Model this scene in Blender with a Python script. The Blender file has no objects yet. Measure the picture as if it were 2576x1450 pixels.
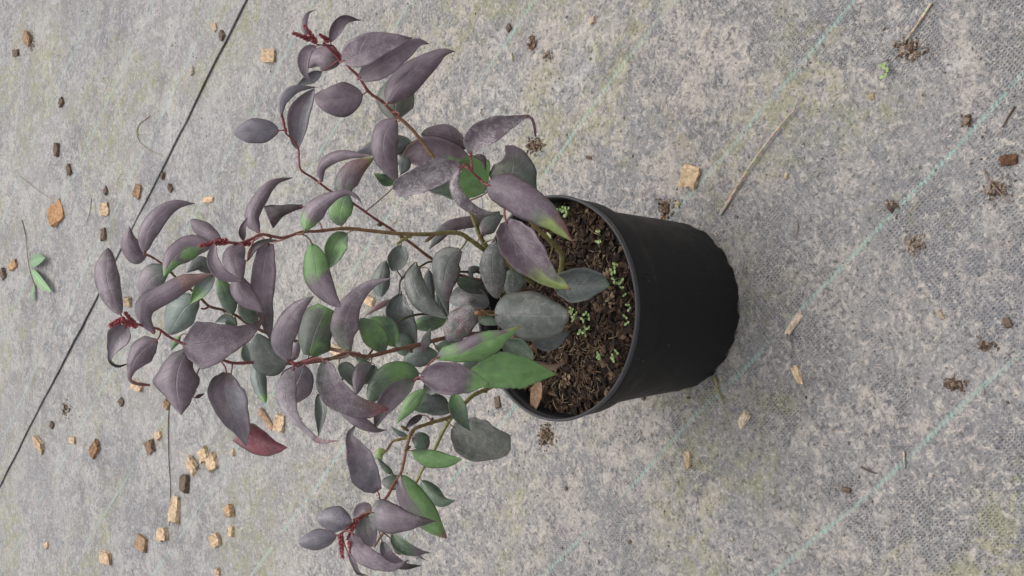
import bpy, bmesh, math, random
from mathutils import Vector, Matrix, noise
random.seed(7)
R = math.radians
scene = bpy.context.scene

# ------------------------------------------------------------------ camera
PITCH = R(43.08); FPX = 3264.0            # focal length in pixels of a 2576 px wide picture
CAM = Vector((0.01504, -0.69236, 0.82879))
FWD = Vector((0, math.cos(PITCH), -math.sin(PITCH)))
UP = Vector((0, math.sin(PITCH), math.cos(PITCH)))
RT = Vector((1, 0, 0))
cd = bpy.data.cameras.new('camera'); cam = bpy.data.objects.new('camera', cd)
scene.collection.objects.link(cam)
cd.sensor_fit = 'HORIZONTAL'; cd.sensor_width = 36.0; cd.lens = 36.0 * FPX / 2576.0
cd.clip_start = 0.02; cd.clip_end = 200
M = Matrix((( -UP.x, RT.x, -FWD.x, CAM.x), (-UP.y, RT.y, -FWD.y, CAM.y), (-UP.z, RT.z, -FWD.z, CAM.z), (0, 0, 0, 1)))
cam.matrix_world = M                      # the phone was held upright, the picture is stored on its side
scene.camera = cam
scene.render.resolution_x = 1024; scene.render.resolution_y = 576

# ------------------------------------------------------------------ sky, sun, exposure
SUN = Vector((0.22, 0.30, 0.95)).normalized()
w = bpy.data.worlds.new('World'); scene.world = w; w.use_nodes = True
nt = w.node_tree; nt.nodes.clear()
sky = nt.nodes.new('ShaderNodeTexSky'); sky.sky_type = 'NISHITA'; sky.sun_disc = False
sky.sun_elevation = math.asin(SUN.z); sky.sun_rotation = math.atan2(SUN.x, SUN.y)
sky.air_density = 1.0; sky.dust_density = 4.0; sky.ozone_density = 1.0
hs = nt.nodes.new('ShaderNodeHueSaturation'); hs.inputs['Saturation'].default_value = 0.22
bg = nt.nodes.new('ShaderNodeBackground'); bg.inputs['Strength'].default_value = 0.15
wo = nt.nodes.new('ShaderNodeOutputWorld')
nt.links.new(sky.outputs[0], hs.inputs['Color']); nt.links.new(hs.outputs[0], bg.inputs['Color']); nt.links.new(bg.outputs[0], wo.inputs['Surface'])
sd = bpy.data.lights.new('sun', 'SUN'); sd.energy = 0.8; sd.angle = R(75); sd.color = (1.0, 0.97, 0.93)
so = bpy.data.objects.new('sun', sd); scene.collection.objects.link(so)
so.rotation_euler = (-SUN).to_track_quat('-Z', 'Y').to_euler(); so.location = SUN * 5
scene.view_settings.view_transform = 'Standard'; scene.view_settings.look = 'None'
scene.view_settings.exposure = 0.50; scene.view_settings.gamma = 1.0
scene.view_settings.use_curve_mapping = False

# ------------------------------------------------------------------ picture -> place
def ray(x, y):
    u = -(y - 725.0) / FPX; v = (x - 1288.0) / FPX
    return FWD + RT * u - UP * v          # unit camera depth
def at_depth(x, y, d): return CAM + ray(x, y) * d
def depth_of(p): return (p - CAM).dot(FWD)
def on_z(x, y, z=0.0):
    r = ray(x, y); return CAM + r * ((z - CAM.z) / r.z)
def on_y(x, y, Y):
    r = ray(x, y); return CAM + r * ((Y - CAM.y) / r.y)

COL = scene.collection
def link(o, parent=None):
    COL.objects.link(o)
    if parent: o.parent = parent; o.matrix_parent_inverse = Matrix.Translation(-parent.location)
    return o
def tag(o, label=None, cat=None, group=None, kind=None):
    if label: o['label'] = label
    if cat: o['category'] = cat
    if group: o['group'] = group
    if kind: o['kind'] = kind
    return o
def empty(name, loc):
    o = bpy.data.objects.new(name, None); o.location = loc; o.empty_display_size = 0.02
    return link(o)
def mesh_obj(name, verts, faces, mat, parent=None, smooth=True, cols=None, attrs=None, uvs=None, origin=None):
    me = bpy.data.meshes.new(name)
    if origin is None and parent is None:
        n = len(verts); origin = Vector((sum(v[0] for v in verts)/n, sum(v[1] for v in verts)/n, min(v[2] for v in verts)))
    if parent is not None: origin = Vector((0, 0, 0))
    me.from_pydata([(v[0]-origin[0], v[1]-origin[1], v[2]-origin[2]) for v in verts], [], faces)
    if smooth: me.polygons.foreach_set('use_smooth', [True] * len(me.polygons))
    if cols is not None:
        a = me.attributes.new('Col', 'FLOAT_COLOR', 'POINT')
        a.data.foreach_set('color', [c for q in cols for c in (q[0], q[1], q[2], 1.0)])
    for k, vals in (attrs or {}).items():
        a = me.attributes.new(k, 'FLOAT', 'POINT'); a.data.foreach_set('value', vals)
    if uvs is not None:
        ul = me.uv_layers.new(name='UVMap')
        ul.data.foreach_set('uv', [c for l in me.loops for c in uvs[l.vertex_index]])
    me.materials.append(mat); me.update()
    o = bpy.data.objects.new(name, me); o.location = origin
    return link(o, parent)
def lerp(a, b, t): return a + (b - a) * t
def smooth01(t): t = max(0.0, min(1.0, t)); return t * t * (3 - 2 * t)
def catmull(P, n):
    out = []; m = len(P) - 1
    seg = [0.0]
    for i in range(m): seg.append(seg[-1] + max(1e-6, sum((a - b) ** 2 for a, b in zip(P[i][:2], P[i + 1][:2])) ** .5))
    for k in range(n + 1):
        s = seg[-1] * k / n; i = 0
        while i < m - 1 and seg[i + 1] < s: i += 1
        t = (s - seg[i]) / (seg[i + 1] - seg[i]); t = max(0, min(1, t))
        p0 = P[max(i - 1, 0)]; p1 = P[i]; p2 = P[i + 1]; p3 = P[min(i + 2, m)]
        if i == 0: p0 = [2 * a - b for a, b in zip(p1, p2)]
        if i == m - 1: p3 = [2 * b - a for a, b in zip(p1, p2)]
        out.append([0.5 * (2 * b + (c - a) * t + (2 * a - 5 * b + 4 * c - d) * t * t + (3 * b - a - 3 * c + d) * t ** 3) for a, b, c, d in zip(p0, p1, p2, p3)])
    return out

# ------------------------------------------------------------------ materials
class NT:
    def __init__(s, name):
        s.m = bpy.data.materials.new(name); s.m.use_nodes = True; s.t = s.m.node_tree; s.t.nodes.clear()
        s.out = s.n('ShaderNodeOutputMaterial')
    def n(s, typ, **kw):
        nd = s.t.nodes.new(typ)
        for k, v in kw.items(): setattr(nd, k, v)
        return nd
    def set(s, sock, v):
        if hasattr(v, 'is_output') or isinstance(v, bpy.types.NodeSocket): s.t.links.new(v, sock)
        elif isinstance(v, (tuple, list)) and len(v) == 3 and sock.type == 'RGBA': sock.default_value = (*v, 1)
        else: sock.default_value = v
    def math(s, op, a, b=None, c=None, clamp=False):
        nd = s.n('ShaderNodeMath', operation=op); nd.use_clamp = clamp
        for i, v in enumerate((a, b, c)):
            if v is not None: s.set(nd.inputs[i], v)
        return nd.outputs[0]
    def mix(s, f, a, b, mode='MIX'):
        nd = s.n('ShaderNodeMix', data_type='RGBA', blend_type=mode)
        s.set(nd.inputs[0], f); s.set(nd.inputs[6], a); s.set(nd.inputs[7], b)
        return nd.outputs[2]
    def noise(s, vec, scale, detail=3, rough=.55, dist=0, out='Fac'):
        nd = s.n('ShaderNodeTexNoise'); s.set(nd.inputs['Vector'], vec)
        nd.inputs['Scale'].default_value = scale; nd.inputs['Detail'].default_value = detail
        nd.inputs['Roughness'].default_value = rough; nd.inputs['Distortion'].default_value = dist
        return nd.outputs[out]
    def ramp(s, f, a, b, lo=0.0, hi=1.0):
        nd = s.n('ShaderNodeMapRange', interpolation_type='SMOOTHSTEP'); s.set(nd.inputs[0], f)
        nd.inputs[1].default_value = a; nd.inputs[2].default_value = b; nd.inputs[3].default_value = lo; nd.inputs[4].default_value = hi
        return nd.outputs[0]
    def bump(s, h, strength, dist, normal=None):
        nd = s.n('ShaderNodeBump'); s.set(nd.inputs['Height'], h)
        nd.inputs['Strength'].default_value = strength; nd.inputs['Distance'].default_value = dist
        if normal is not None: s.set(nd.inputs['Normal'], normal)
        return nd.outputs[0]
    def bsdf(s, color, rough, normal=None, spec=.5, **kw):
        nd = s.n('ShaderNodeBsdfPrincipled'); s.set(nd.inputs['Base Color'], color); s.set(nd.inputs['Roughness'], rough)
        s.set(nd.inputs['Specular IOR Level'], spec)
        if normal is not None: s.set(nd.inputs['Normal'], normal)
        for k, v in kw.items(): s.set(nd.inputs[k], v)
        s.t.links.new(nd.outputs[0], s.out.inputs['Surface'])
        return nd

# direction of the fabric's marker threads on the ground
TD = Vector((-6278, 7078, 0)).normalized(); TN = Vector((TD.y, -TD.x, 0))
def thread_pos(pts): return sum(on_z(x * .6314, y * .6314).dot(TN) for x, y in pts) / len(pts)
THREADS = [-.3585, -.2207, -.083, .055, .1877, .317, .458, .597, .755, .885, 1.02]   # measured, one every 14 cm
SEAM = thread_pos([(967, 0), (595, 730), (404, 1213), (0, 1987)])

def ground_material():
    g = NT('ground_fabric')
    P = g.n('ShaderNodeNewGeometry').outputs['Position']
    mp = g.n('ShaderNodeMapping', vector_type='POINT'); g.set(mp.inputs['Vector'], P)
    mp.inputs['Rotation'].default_value = (0, 0, -math.atan2(TN.y, TN.x))
    sx = g.n('ShaderNodeSeparateXYZ'); g.set(sx.inputs[0], mp.outputs[0])
    S, T = sx.outputs[0], sx.outputs[1]    # across / along the threads
    cx = g.n('ShaderNodeCombineXYZ'); g.set(cx.inputs[0], S); g.set(cx.inputs[1], g.math('MULTIPLY', T, .55)); V = cx.outputs[0]
    big = g.noise(P, 4.5, 5, .6, .5); mid = g.noise(P, 15, 6, .66, .8); clump = g.noise(P, 48, 6, .7, 1.6)
    fine = g.noise(P, 130, 5, .7, 1.2); grain = g.noise(P, 330, 3, .65, .6)
    wv = g.noise(P, 8, 5, .68, .8)
    SXY = g.n('ShaderNodeSeparateXYZ'); g.set(SXY.inputs[0], P)
    near = g.ramp(SXY.outputs[1], 0.20, -0.30)          # barer fabric beside the path
    far = g.ramp(SXY.outputs[1], 0.30, 0.75)            # rain-washed silt, smoother
    # bare tape
    c = g.mix(g.ramp(big, .40, .62), (0.212, 0.205, 0.208), (0.262, 0.248, 0.236))
    # crust of silt
    crust = g.math('ADD', g.math('MULTIPLY', clump, .55), g.math('ADD', g.math('MULTIPLY', fine, .30), g.math('MULTIPLY', mid, .35)))
    thin = g.math('MULTIPLY', near, .045)
    cm = g.ramp(g.math('SUBTRACT', crust, thin), .535, .665)
    silt = g.mix(g.ramp(mid, .38, .62), (0.312, 0.294, 0.272), (0.372, 0.335, 0.296))
    silt = g.mix(g.math('MULTIPLY', far, .8), silt, g.mix(g.ramp(mid, .4, .6), (0.318, 0.322, 0.328), (0.362, 0.356, 0.342)))
    c = g.mix(g.math('MULTIPLY', cm, .88), c, silt)
    c = g.mix(g.math('MULTIPLY', g.ramp(fine, .53, .66), g.ramp(far, 0, 1, .75, .40)), c, (0.48, 0.42, 0.365))
    c = g.mix(g.math('MULTIPLY', g.ramp(fine, .47, .33), g.ramp(far, 0, 1, .80, .28)), c, (0.105, 0.100, 0.102))
    # brown rotted film
    bm = g.math('MULTIPLY', g.ramp(g.noise(P, 11, 5, .7, 1.0), .58, .70), g.ramp(clump, .42, .58))
    c = g.mix(g.math('MULTIPLY', bm, .45), c, (0.20, 0.155, 0.115))
    # olive algae in drifts
    al = g.noise(V, 8, 5, .68, 1.0); al2 = g.noise(P, 75, 5, .65, .8)
    am = g.math('MULTIPLY', g.ramp(al, .48, .62), g.ramp(al2, .42, .58))
    c = g.mix(g.math('MULTIPLY', am, .52), c, (0.262, 0.255, 0.125))
    # chalky smears
    wm = g.math('MULTIPLY', g.ramp(g.noise(V, 6.3, 6, .72, 1.4), .57, .70), g.ramp(clump, .44, .58))
    c = g.mix(g.math('MULTIPLY', wm, .5), c, (0.48, 0.475, 0.46))
    # weave showing where the dirt is thin
    wmask = g.math('MULTIPLY', g.ramp(g.math('ADD', wv, g.math('MULTIPLY', near, .12)), .48, .64), g.ramp(crust, .66, .52))
    k = 2 * math.pi / 0.0023
    jig = g.math('MULTIPLY', g.noise(P, 22, 2), .005)
    a = g.math('SINE', g.math('MULTIPLY', g.math('ADD', S, jig), k)); b = g.math('SINE', g.math('MULTIPLY', g.math('ADD', T, jig), k * .72))
    weave = g.math('ADD', g.math('MULTIPLY', g.math('MULTIPLY', a, b), .6), g.math('MULTIPLY', a, .4))
    dark = g.math('MULTIPLY', g.ramp(g.math('ADD', weave, g.math('MULTIPLY', g.math('SUBTRACT', fine, .5), 2.2)), -.1, .8), wmask)
    c = g.mix(g.math('MULTIPLY', dark, .68), c, (0.085, 0.085, 0.098))
    # broad worn and damp areas of the fabric
    wide = g.noise(P, 3.1, 4, .6, .6)
    c = g.mix(g.math('MULTIPLY', g.ramp(wide, .50, .66), g.ramp(crust, .70, .50, .25, .62)), c, (0.185, 0.186, 0.200))
    # specks
    c = g.mix(g.math('MULTIPLY', g.ramp(g.noise(P, 120, 2, .5), .70, .75), .7), c, (0.10, 0.075, 0.055))
    c = g.mix(g.math('MULTIPLY', g.ramp(grain, .54, .70), .55), c, (0.56, 0.50, 0.44))
    c = g.mix(g.math('MULTIPLY', g.ramp(grain, .46, .30), g.ramp(far, 0, 1, .75, .35)), c, (0.07, 0.064, 0.064))
    # green marker threads
    tm = None
    zig = g.math('MULTIPLY', g.math('PINGPONG', T, .0021), .9)
    drift = g.math('MULTIPLY', g.math('SUBTRACT', g.noise(P, 5, 1), .5), .014)
    Sz = g.math('ADD', g.math('ADD', S, zig), drift)
    for s0 in THREADS:
        d = g.math('ABSOLUTE', g.math('SUBTRACT', Sz, s0 + .001))
        m = g.ramp(d, .0021, .0008)
        tm = m if tm is None else g.math('MAXIMUM', tm, m)
    brk = g.math('MULTIPLY', g.ramp(g.noise(P, 13, 5, .75), .37, .53), g.ramp(fine, .69, .43))
    tm = g.math('MULTIPLY', tm, g.math('MULTIPLY', brk, g.ramp(g.math('SINE', g.math('MULTIPLY', T, 1496)), -1, .6, .45, 1)))
    c = g.mix(g.math('MULTIPLY', tm, .78), c, (0.29, 0.44, 0.375))
    h = g.math('ADD', g.math('MULTIPLY', crust, .9), g.math('ADD', g.math('MULTIPLY', grain, .25), g.math('MULTIPLY', dark, -.25)))
    nrm = g.bump(h, .9, .0055)
    g.bsdf(c, g.ramp(mid, .3, .7, .7, .92), nrm, .3)
    return g.m

def leaf_material():
    g = NT('leaf'); at = g.n('ShaderNodeAttribute', attribute_name='Col'); C = at.outputs['Color']
    du = g.n('ShaderNodeAttribute', attribute_name='dust').outputs['Fac']
    uv = g.n('ShaderNodeUVMap'); sx = g.n('ShaderNodeSeparateXYZ'); g.set(sx.inputs[0], uv.outputs[0])
    t, v = sx.outputs[0], sx.outputs[1]
    P = g.n('ShaderNodeTexCoord').outputs['Object']
    n1 = g.noise(P, 160, 4, .6, .5); n2 = g.noise(P, 900, 3, .6); n3 = g.noise(P, 60, 3, .6)
    av = g.math('ABSOLUTE', g.math('SUBTRACT', g.math('MULTIPLY', v, 2), 1))
    avn = g.math('ADD', av, g.math('MULTIPLY', g.math('SUBTRACT', n3, .5), .10))
    ph = g.math('ADD', g.math('SUBTRACT', g.math('MULTIPLY', t, 7.5), g.math('MULTIPLY', avn, 2.0)), g.math('MULTIPLY', n3, 1.6))
    fr = g.math('ABSOLUTE', g.math('SUBTRACT', g.math('FRACT', ph), .5))
    side = g.math('MULTIPLY', g.ramp(fr, .075, .015), g.ramp(av, .95, .6))
    midr = g.ramp(av, .055, .015)
    net = g.ramp(g.noise(P, 420, 2, .5, 1.5), .50, .56, 0, 1)
    c = g.mix(g.ramp(n1, .35, .68), g.mix(.22, C, (0.01, 0.01, 0.012)), C)
    c = g.mix(g.math('MULTIPLY', g.ramp(n3, .55, .75), .25), c, g.mix(.5, C, (0.24, 0.22, 0.23)))
    c = g.mix(g.math('MULTIPLY', g.ramp(av, .86, 1.0), .45), c, g.mix(.7, C, (0.03, 0.012, 0.014)))
    light = g.mix(.5, C, (0.38, 0.33, 0.25))
    c = g.mix(g.math('MULTIPLY', side, .30), c, light)
    c = g.mix(g.math('MULTIPLY', midr, .34), c, light)
    c = g.mix(g.math('MULTIPLY', g.ramp(n2, .66, .76), .35), c, (0.25, 0.23, 0.22))
    c = g.mix(g.math('MULTIPLY', g.ramp(n2, .34, .26), .35), c, (0.03, 0.024, 0.024))
    # dried silt film, scratched
    vo = g.n('ShaderNodeTexWave', wave_type='BANDS'); g.set(vo.inputs['Vector'], P)
    vo.inputs['Scale'].default_value = 90; vo.inputs['Distortion'].default_value = 28; vo.inputs['Detail'].default_value = 4; vo.inputs['Detail Scale'].default_value = 3
    scr = g.math('MULTIPLY', g.ramp(vo.outputs['Fac'], .60, .92), g.ramp(g.noise(P, 95, 3, .6, 1.0), .40, .58))
    dm = g.math('MULTIPLY', g.math('ADD', g.math('MULTIPLY', scr, 1.25), g.math('ADD', g.math('MULTIPLY', g.ramp(n1, .46, .68), .7), .14)), du, clamp=True)
    c = g.mix(dm, c, (0.46, 0.42, 0.42))
    h = g.math('ADD', g.math('SUBTRACT', g.math('MULTIPLY', n1, .5), g.math('MULTIPLY', side, .30)), g.math('ADD', g.math('MULTIPLY', midr, -.5), g.math('MULTIPLY', n2, .12)))
    nrm = g.bump(h, .5, .0011)
    rough = g.math('ADD', g.ramp(n1, .3, .7, .33, .50), g.math('MULTIPLY', dm, .35))
    b = g.bsdf(c, rough, nrm, .75)
    tr = g.n('ShaderNodeBsdfTranslucent'); g.set(tr.inputs['Color'], g.mix(.5, c, C))
    ms = g.n('ShaderNodeMixShader'); ms.inputs[0].default_value = .10
    g.t.links.new(b.outputs[0], ms.inputs[1]); g.t.links.new(tr.outputs[0], ms.inputs[2]); g.t.links.new(ms.outputs[0], g.out.inputs['Surface'])
    return g.m

def attr_material(name, rough, scale, amp, bumpd, spec=.4, speck=None):
    g = NT(name); C = g.n('ShaderNodeAttribute', attribute_name='Col').outputs['Color']
    P = g.n('ShaderNodeTexCoord').outputs['Object']
    n = g.noise(P, scale, 4, .65, .5); n2 = g.noise(P, scale * 4, 3, .6)
    c = g.mix(g.math('MULTIPLY', g.ramp(n, .62, .35), amp), C, g.mix(.75, C, (0.01, 0.008, 0.006)))
    c = g.mix(g.math('MULTIPLY', g.ramp(n2, .58, .75), amp * .5), c, g.mix(.5, C, (.5, .46, .4)))
    g.bsdf(c, rough, g.bump(n, .6, bumpd), spec)
    return g.m

def pot_material(k=1.0, ro=0.0, name='black_plastic'):
    g = NT(name); P = g.n('ShaderNodeTexCoord').outputs['Object']
    n = g.noise(P, 40, 5, .65, .4); n2 = g.noise(P, 700, 2, .5); n3 = g.noise(P, 14, 4, .6)
    c = g.mix(g.ramp(n, .3, .75), (0.0065 * k, 0.0065 * k, 0.0074 * k), (0.010 * k, 0.0096 * k, 0.0106 * k))
    c = g.mix(g.math('MULTIPLY', g.ramp(n3, .58, .75), .22), c, (0.04, 0.034, 0.029))
    c = g.mix(g.math('MULTIPLY', g.ramp(g.noise(P, 210, 2, .5), .73, .77), .8), c, (0.13, 0.11, 0.085))
    g.bsdf(c, g.ramp(n, .3, .7, .52 - ro, .70 - ro), g.bump(n2, .25, .0004), .30 + ro)
    return g.m

MG = ground_material(); ML = leaf_material(); MPOT = pot_material(); MRIM = pot_material(5.0, .16, 'rim_highlight_plastic')  # rim: edge highlight painted in as a lighter, glossier copy of the pot plastic
MSTEM = attr_material('stem_bark', .5, 350, .55, .0006)
MWOOD = attr_material('wood', .85, 260, .6, .0012, .2)
MSOIL = attr_material('compost', .9, 300, .75, .0015, .25)
MGREEN = attr_material('seedling', .5, 300, .3, .0003)
MBUD = attr_material('flower_bud', .5, 700, .5, .0004)

# ------------------------------------------------------------------ ground: two lengths of woven fabric, one lapping over the other
def gh(x, y):
    r = math.hypot(x, y)
    k = smooth01((r - .075) / .12)
    return k * (.0045 * noise.noise((x * 3.1, y * 3.1, 0)) + .0018 * noise.noise((x * 11, y * 11, 3)) + .0007 * noise.noise((x * 37, y * 37, 5)))
def steps(segs):
    out = []
    for a, b, d in segs:
        n = max(1, int(round((b - a) / d)))
        out += [a + (b - a) * i / n for i in range(n)]
    return out + [segs[-1][1]]
def sheet(name, ss, ts, zf, label):
    vs, fs = [], []; nT = len(ts)
    for s in ss:
        for t in ts:
            p = TN * s + TD * t
            vs.append((p.x, p.y, zf(s, t, p.x, p.y)))
    for i in range(len(ss) - 1):
        for j in range(nT - 1):
            a = i * nT + j; fs.append((a, a + nT, a + nT + 1, a + 1))
    o = mesh_obj(name, vs, fs, MG, origin=Vector((0, 0, 0))); tag(o, label=label, kind='structure')
    return o
tt = steps([(-4, -1.3, .15), (-1.3, 1.9, .011), (1.9, 4.5, .15)])
sheet('ground', steps([(-4, -.9, .15), (-.9, SEAM + .04, .011)]), tt, lambda s, t, x, y: gh(x, y), 'dusty grey woven ground fabric the pot stands on')
def lap(s, t, x, y):
    d = s - SEAM
    e = .0008 + .0022 * noise.noise((t * 4, 1, 1)) + .0008 * noise.noise((t * 23, 2, 1))
    if d < 0: return gh(x, y) - .001
    return gh(x, y) + .0011 + max(-.0006, e) * math.exp(-d / .014)
wob = lambda t: .004 * noise.noise((t * 3, 7, 1)) + .0012 * noise.noise((t * 15, 7, 1))
ss2 = [SEAM - .00005] + steps([(SEAM, SEAM + .08, .004), (SEAM + .08, SEAM + 1.3, .012), (SEAM + 1.3, SEAM + 5, .15)])
def sheet2():
    vs, fs = [], []; nT = len(tt)
    for s in ss2:
        for t in tt:
            p = TN * (s + wob(t) * math.exp(-max(0, s - SEAM) / .05)) + TD * t
            vs.append((p.x, p.y, lap(s, t, p.x, p.y)))
    for i in range(len(ss2) - 1):
        for j in range(nT - 1):
            if i == 0: continue
            a = i * nT + j; fs.append((a, a + nT, a + nT + 1, a + 1))
    # rolled-under free edge
    base = len(vs); i0 = nT
    for j in range(nT):
        x, y, z = vs[i0 + j]; p = Vector((x, y, 0)) + TN * .004
        vs.append((p.x, p.y, z - .0009))
    for j in range(nT - 1): fs.append((base + j, i0 + j, i0 + j + 1, base + j + 1))
    o = mesh_obj('ground_overlap', vs, fs, MG, origin=Vector((0, 0, 0))); tag(o, label='second length of woven ground fabric lapped over the first', kind='structure')
sheet2()

# ------------------------------------------------------------------ pot
POT_H, RIM, SOIL = .1403, .085, .1235
def lathe(name, prof, mat, parent, n=180, zf=None, closed=False):
    vs, fs = [], []
    for i, (r, z) in enumerate(prof):
        for k in range(n):
            a = 2 * math.pi * k / n
            rr, zz = (zf(i, a, r, z) if zf else (r, z))
            vs.append((rr * math.cos(a), rr * math.sin(a), zz))
    m = len(prof)
    for i in range(m - 1 if not closed else m):
        for k in range(n):
            a = i * n + k; b = i * n + (k + 1) % n; j = (i + 1) % m
            fs.append((b, a, j * n + k, j * n + (k + 1) % n))
    return mesh_obj(name, vs, fs, mat, parent)
pot = empty('plant_pot', (0, 0, 0)); tag(pot, 'round black plastic nursery pot with scalloped foot holding the shrub', 'plant pot')
def foot(i, a, r, z):
    if i < 2:
        q = a * 23 + 1.5 * noise.noise((math.cos(a) * 2, math.sin(a) * 2, 0))
        n_ = max(0, math.sin(q)) ** .7 * (.0032 + .003 * noise.noise((math.cos(a) * 5, math.sin(a) * 5, 4)))
        rr = r * (1 + .007 * math.sin(q + 1.2) + .008 * noise.noise((math.cos(a) * 9, math.sin(a) * 9, 8)))
        return (rr, z + (n_ if i == 0 else n_ * .3))
    w_ = .0006 * noise.noise((math.cos(a) * 2.2, math.sin(a) * 2.2, z * 20))
    return (r + w_, z)
lathe('wall', [(.0688, .0005), (.0695, .006), (.0701, .012), (.0718, .035), (.0739, .065), (.0761, .094), (.0770, .1075), (.0776, .1100), (.0800, .1112), (.0812, .1118), (.0818, .1132),
               (.0824, .120), (.0834, .129), (.0838, .136), (.0828, .1365), (.0822, .129), (.0806, .115), (.0765, .108), (.0700, .02), (.067, .008)], MPOT, pot, 240, foot)
def wobr(i, a, r, z): return (r + .0005 * noise.noise((math.cos(a) * 1.5, math.sin(a) * 1.5, 2)), z + .0006 * noise.noise((math.cos(a) * 2, math.sin(a) * 2, 6)))
lathe('rim', [(.0834, .1360), (.0848, .1364), (.0853, .1385), (.0851, .1400), (.0843, .1406), (.0833, .1403), (.0828, .1385), (.0828, .1362)], MRIM, pot, 180, wobr, True)
mesh_obj('base', [(0, 0, .008)] + [(.0685 * math.cos(2 * math.pi * k / 64), .0685 * math.sin(2 * math.pi * k / 64), .008) for k in range(64)],
         [(0, k + 1, (k + 1) % 64 + 1) for k in range(64)], MPOT, pot)

# ------------------------------------------------------------------ compost
def soil_z(x, y):
    r = math.hypot(x, y)
    return SOIL + .0030 * noise.noise((x * 45, y * 45, 1)) + .0016 * noise.noise((x * 120, y * 120, 2)) - .003 * smooth01((r - .066) / .016)
def blob(vs, fs, cs, c, ax, ay, az, sx, sy, sz, col, rng):
    pts = [(1, 0, 0), (-1, 0, 0), (0, 1, 0), (0, -1, 0), (0, 0, 1), (0, 0, -1), (.7, .7, .3), (-.7, .6, -.3), (.6, -.7, -.2), (-.6, -.7, .4)]
    tri = [(0, 6, 4), (6, 2, 4), (2, 7, 4), (7, 1, 4), (1, 9, 4), (9, 3, 4), (3, 8, 4), (8, 0, 4), (0, 5, 6), (6, 5, 2), (2, 5, 7), (7, 5, 1), (1, 5, 9), (9, 5, 3), (3, 5, 8), (8, 5, 0)]
    b = len(vs)
    for p in pts:
        j = [1 + rng.uniform(-.35, .3) for _ in range(3)]
        q = c + ax * (p[0] * sx * j[0]) + ay * (p[1] * sy * j[1]) + az * (p[2] * sz * j[2])
        vs.append(q); m = rng.uniform(.75, 1.25); cs.append((col[0] * m, col[1] * m, col[2] * m))
    fs.extend([(b + i, b + j, b + k) for i, j, k in tri])
def rand_axes(rng, flat=.5):
    z = Vector((rng.gauss(0, flat), rng.gauss(0, flat), 1)).normalized()
    x = Vector((rng.gauss(0, 1), rng.gauss(0, 1), 0)); x = (x - z * x.dot(z)).normalized()
    return x, z.cross(x), z
def make_soil():
    rng = random.Random(3); vs, fs, cs = [], [], []
    nr, na = 40, 120
    for i in range(nr + 1):
        for k in range(na):
            r = .0818 * i / nr; a = 2 * math.pi * k / na; x, y = r * math.cos(a), r * math.sin(a)
            vs.append(Vector((x, y, soil_z(x, y)))); q = .6 + .8 * noise.noise((x * 90, y * 90, 7)); cs.append((.035 * q + .012, .022 * q + .009, .015 * q + .007))
    for i in range(nr):
        for k in range(na):
            a = i * na + k; b = i * na + (k + 1) % na; fs.append((a, a + na, b + na, b))
    for n in range(3600):
        r = .0805 * math.sqrt(rng.random()); a = rng.uniform(0, 6.283); x, y = r * math.cos(a), r * math.sin(a)
        s = rng.choice((.0009, .0012, .0016, .0016, .0022, .003)) * rng.uniform(.8, 1.3)
        dry = .5 + .9 * noise.noise((x * 22 + 5, y * 22, 1)) - 6 * y * .35
        kind = rng.random()
        if kind < .55 - .25 * dry: col = (.030, .020, .015)
        elif kind < .9: col = rng.choice(((.075, .042, .026), (.10, .058, .036), (.058, .034, .024), (.13, .08, .05)))
        else: col = rng.choice(((.20, .13, .08), (.26, .18, .11), (.16, .10, .065)))
        ax, ay, az = rand_axes(rng, .7)
        blob(vs, fs, cs, Vector((x, y, soil_z(x, y) + s * rng.uniform(.0, .9))), ax, ay, az, s * rng.uniform(.9, 1.9), s * rng.uniform(.6, 1), s * rng.uniform(.35, .8), col, rng)
    for n in range(420):                      # fibres and needles
        r = .079 * math.sqrt(rng.random()); a = rng.uniform(0, 6.283); x, y = r * math.cos(a), r * math.sin(a)
        if rng.random() < .5: x, y = x * .45 - .040, y * .6 + .005
        if math.hypot(x, y) > .078: continue
        ax, ay, az = rand_axes(rng, .3); L = rng.uniform(.003, .010); wd = rng.uniform(.00018, .0004)
        col = rng.choice(((.30, .21, .13), (.22, .14, .085), (.40, .31, .2), (.15, .09, .055)))
        c = Vector((x, y, soil_z(x, y) + .0022)); b = len(vs)
        for q in range(4):
            t = q / 3 - .5; cc = c + ax * (L * t) + az * (.0012 * (1 - 4 * t * t)) + ay * (L * .15 * t * t * rng.uniform(-2, 2))
            for e in ((ay, 1), (az, 1), (ay, -1)): vs.append(cc + e[0] * (wd * e[1])); cs.append(col)
        for q in range(3):
            for e in range(3): fs.append((b + q * 3 + e, b + q * 3 + (e + 1) % 3, b + q * 3 + 3 + (e + 1) % 3, b + q * 3 + 3 + e))
    for (px, py, sz) in ((1528, 770, .006), (1543, 745, .006), (1508, 655, .006), (1430, 960, .006), (1421, 968, .005), (1520, 885, .004), (1455, 598, .004), (1530, 690, .005)):   # tan chips and moss
        p = on_z(px, py, SOIL + .002)
        for n in range(14):
            ax, ay, az = rand_axes(rng, .8); s = rng.uniform(.0007, .0018)
            q = p + Vector((rng.gauss(0, sz * .5), rng.gauss(0, sz * .5), rng.uniform(0, .002)))
            blob(vs, fs, cs, q, ax, ay, az, s * rng.uniform(1, 2.2), s, s * .6, rng.choice(((.24, .16, .10), (.33, .24, .15), (.18, .12, .08))), rng)
    o = mesh_obj('potting_soil', vs, fs, MSOIL, smooth=False, cols=cs, origin=Vector((0, 0, SOIL - .004)))
    tag(o, 'dark brown bark compost filling the black pot', 'soil', kind='stuff')
make_soil()

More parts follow.
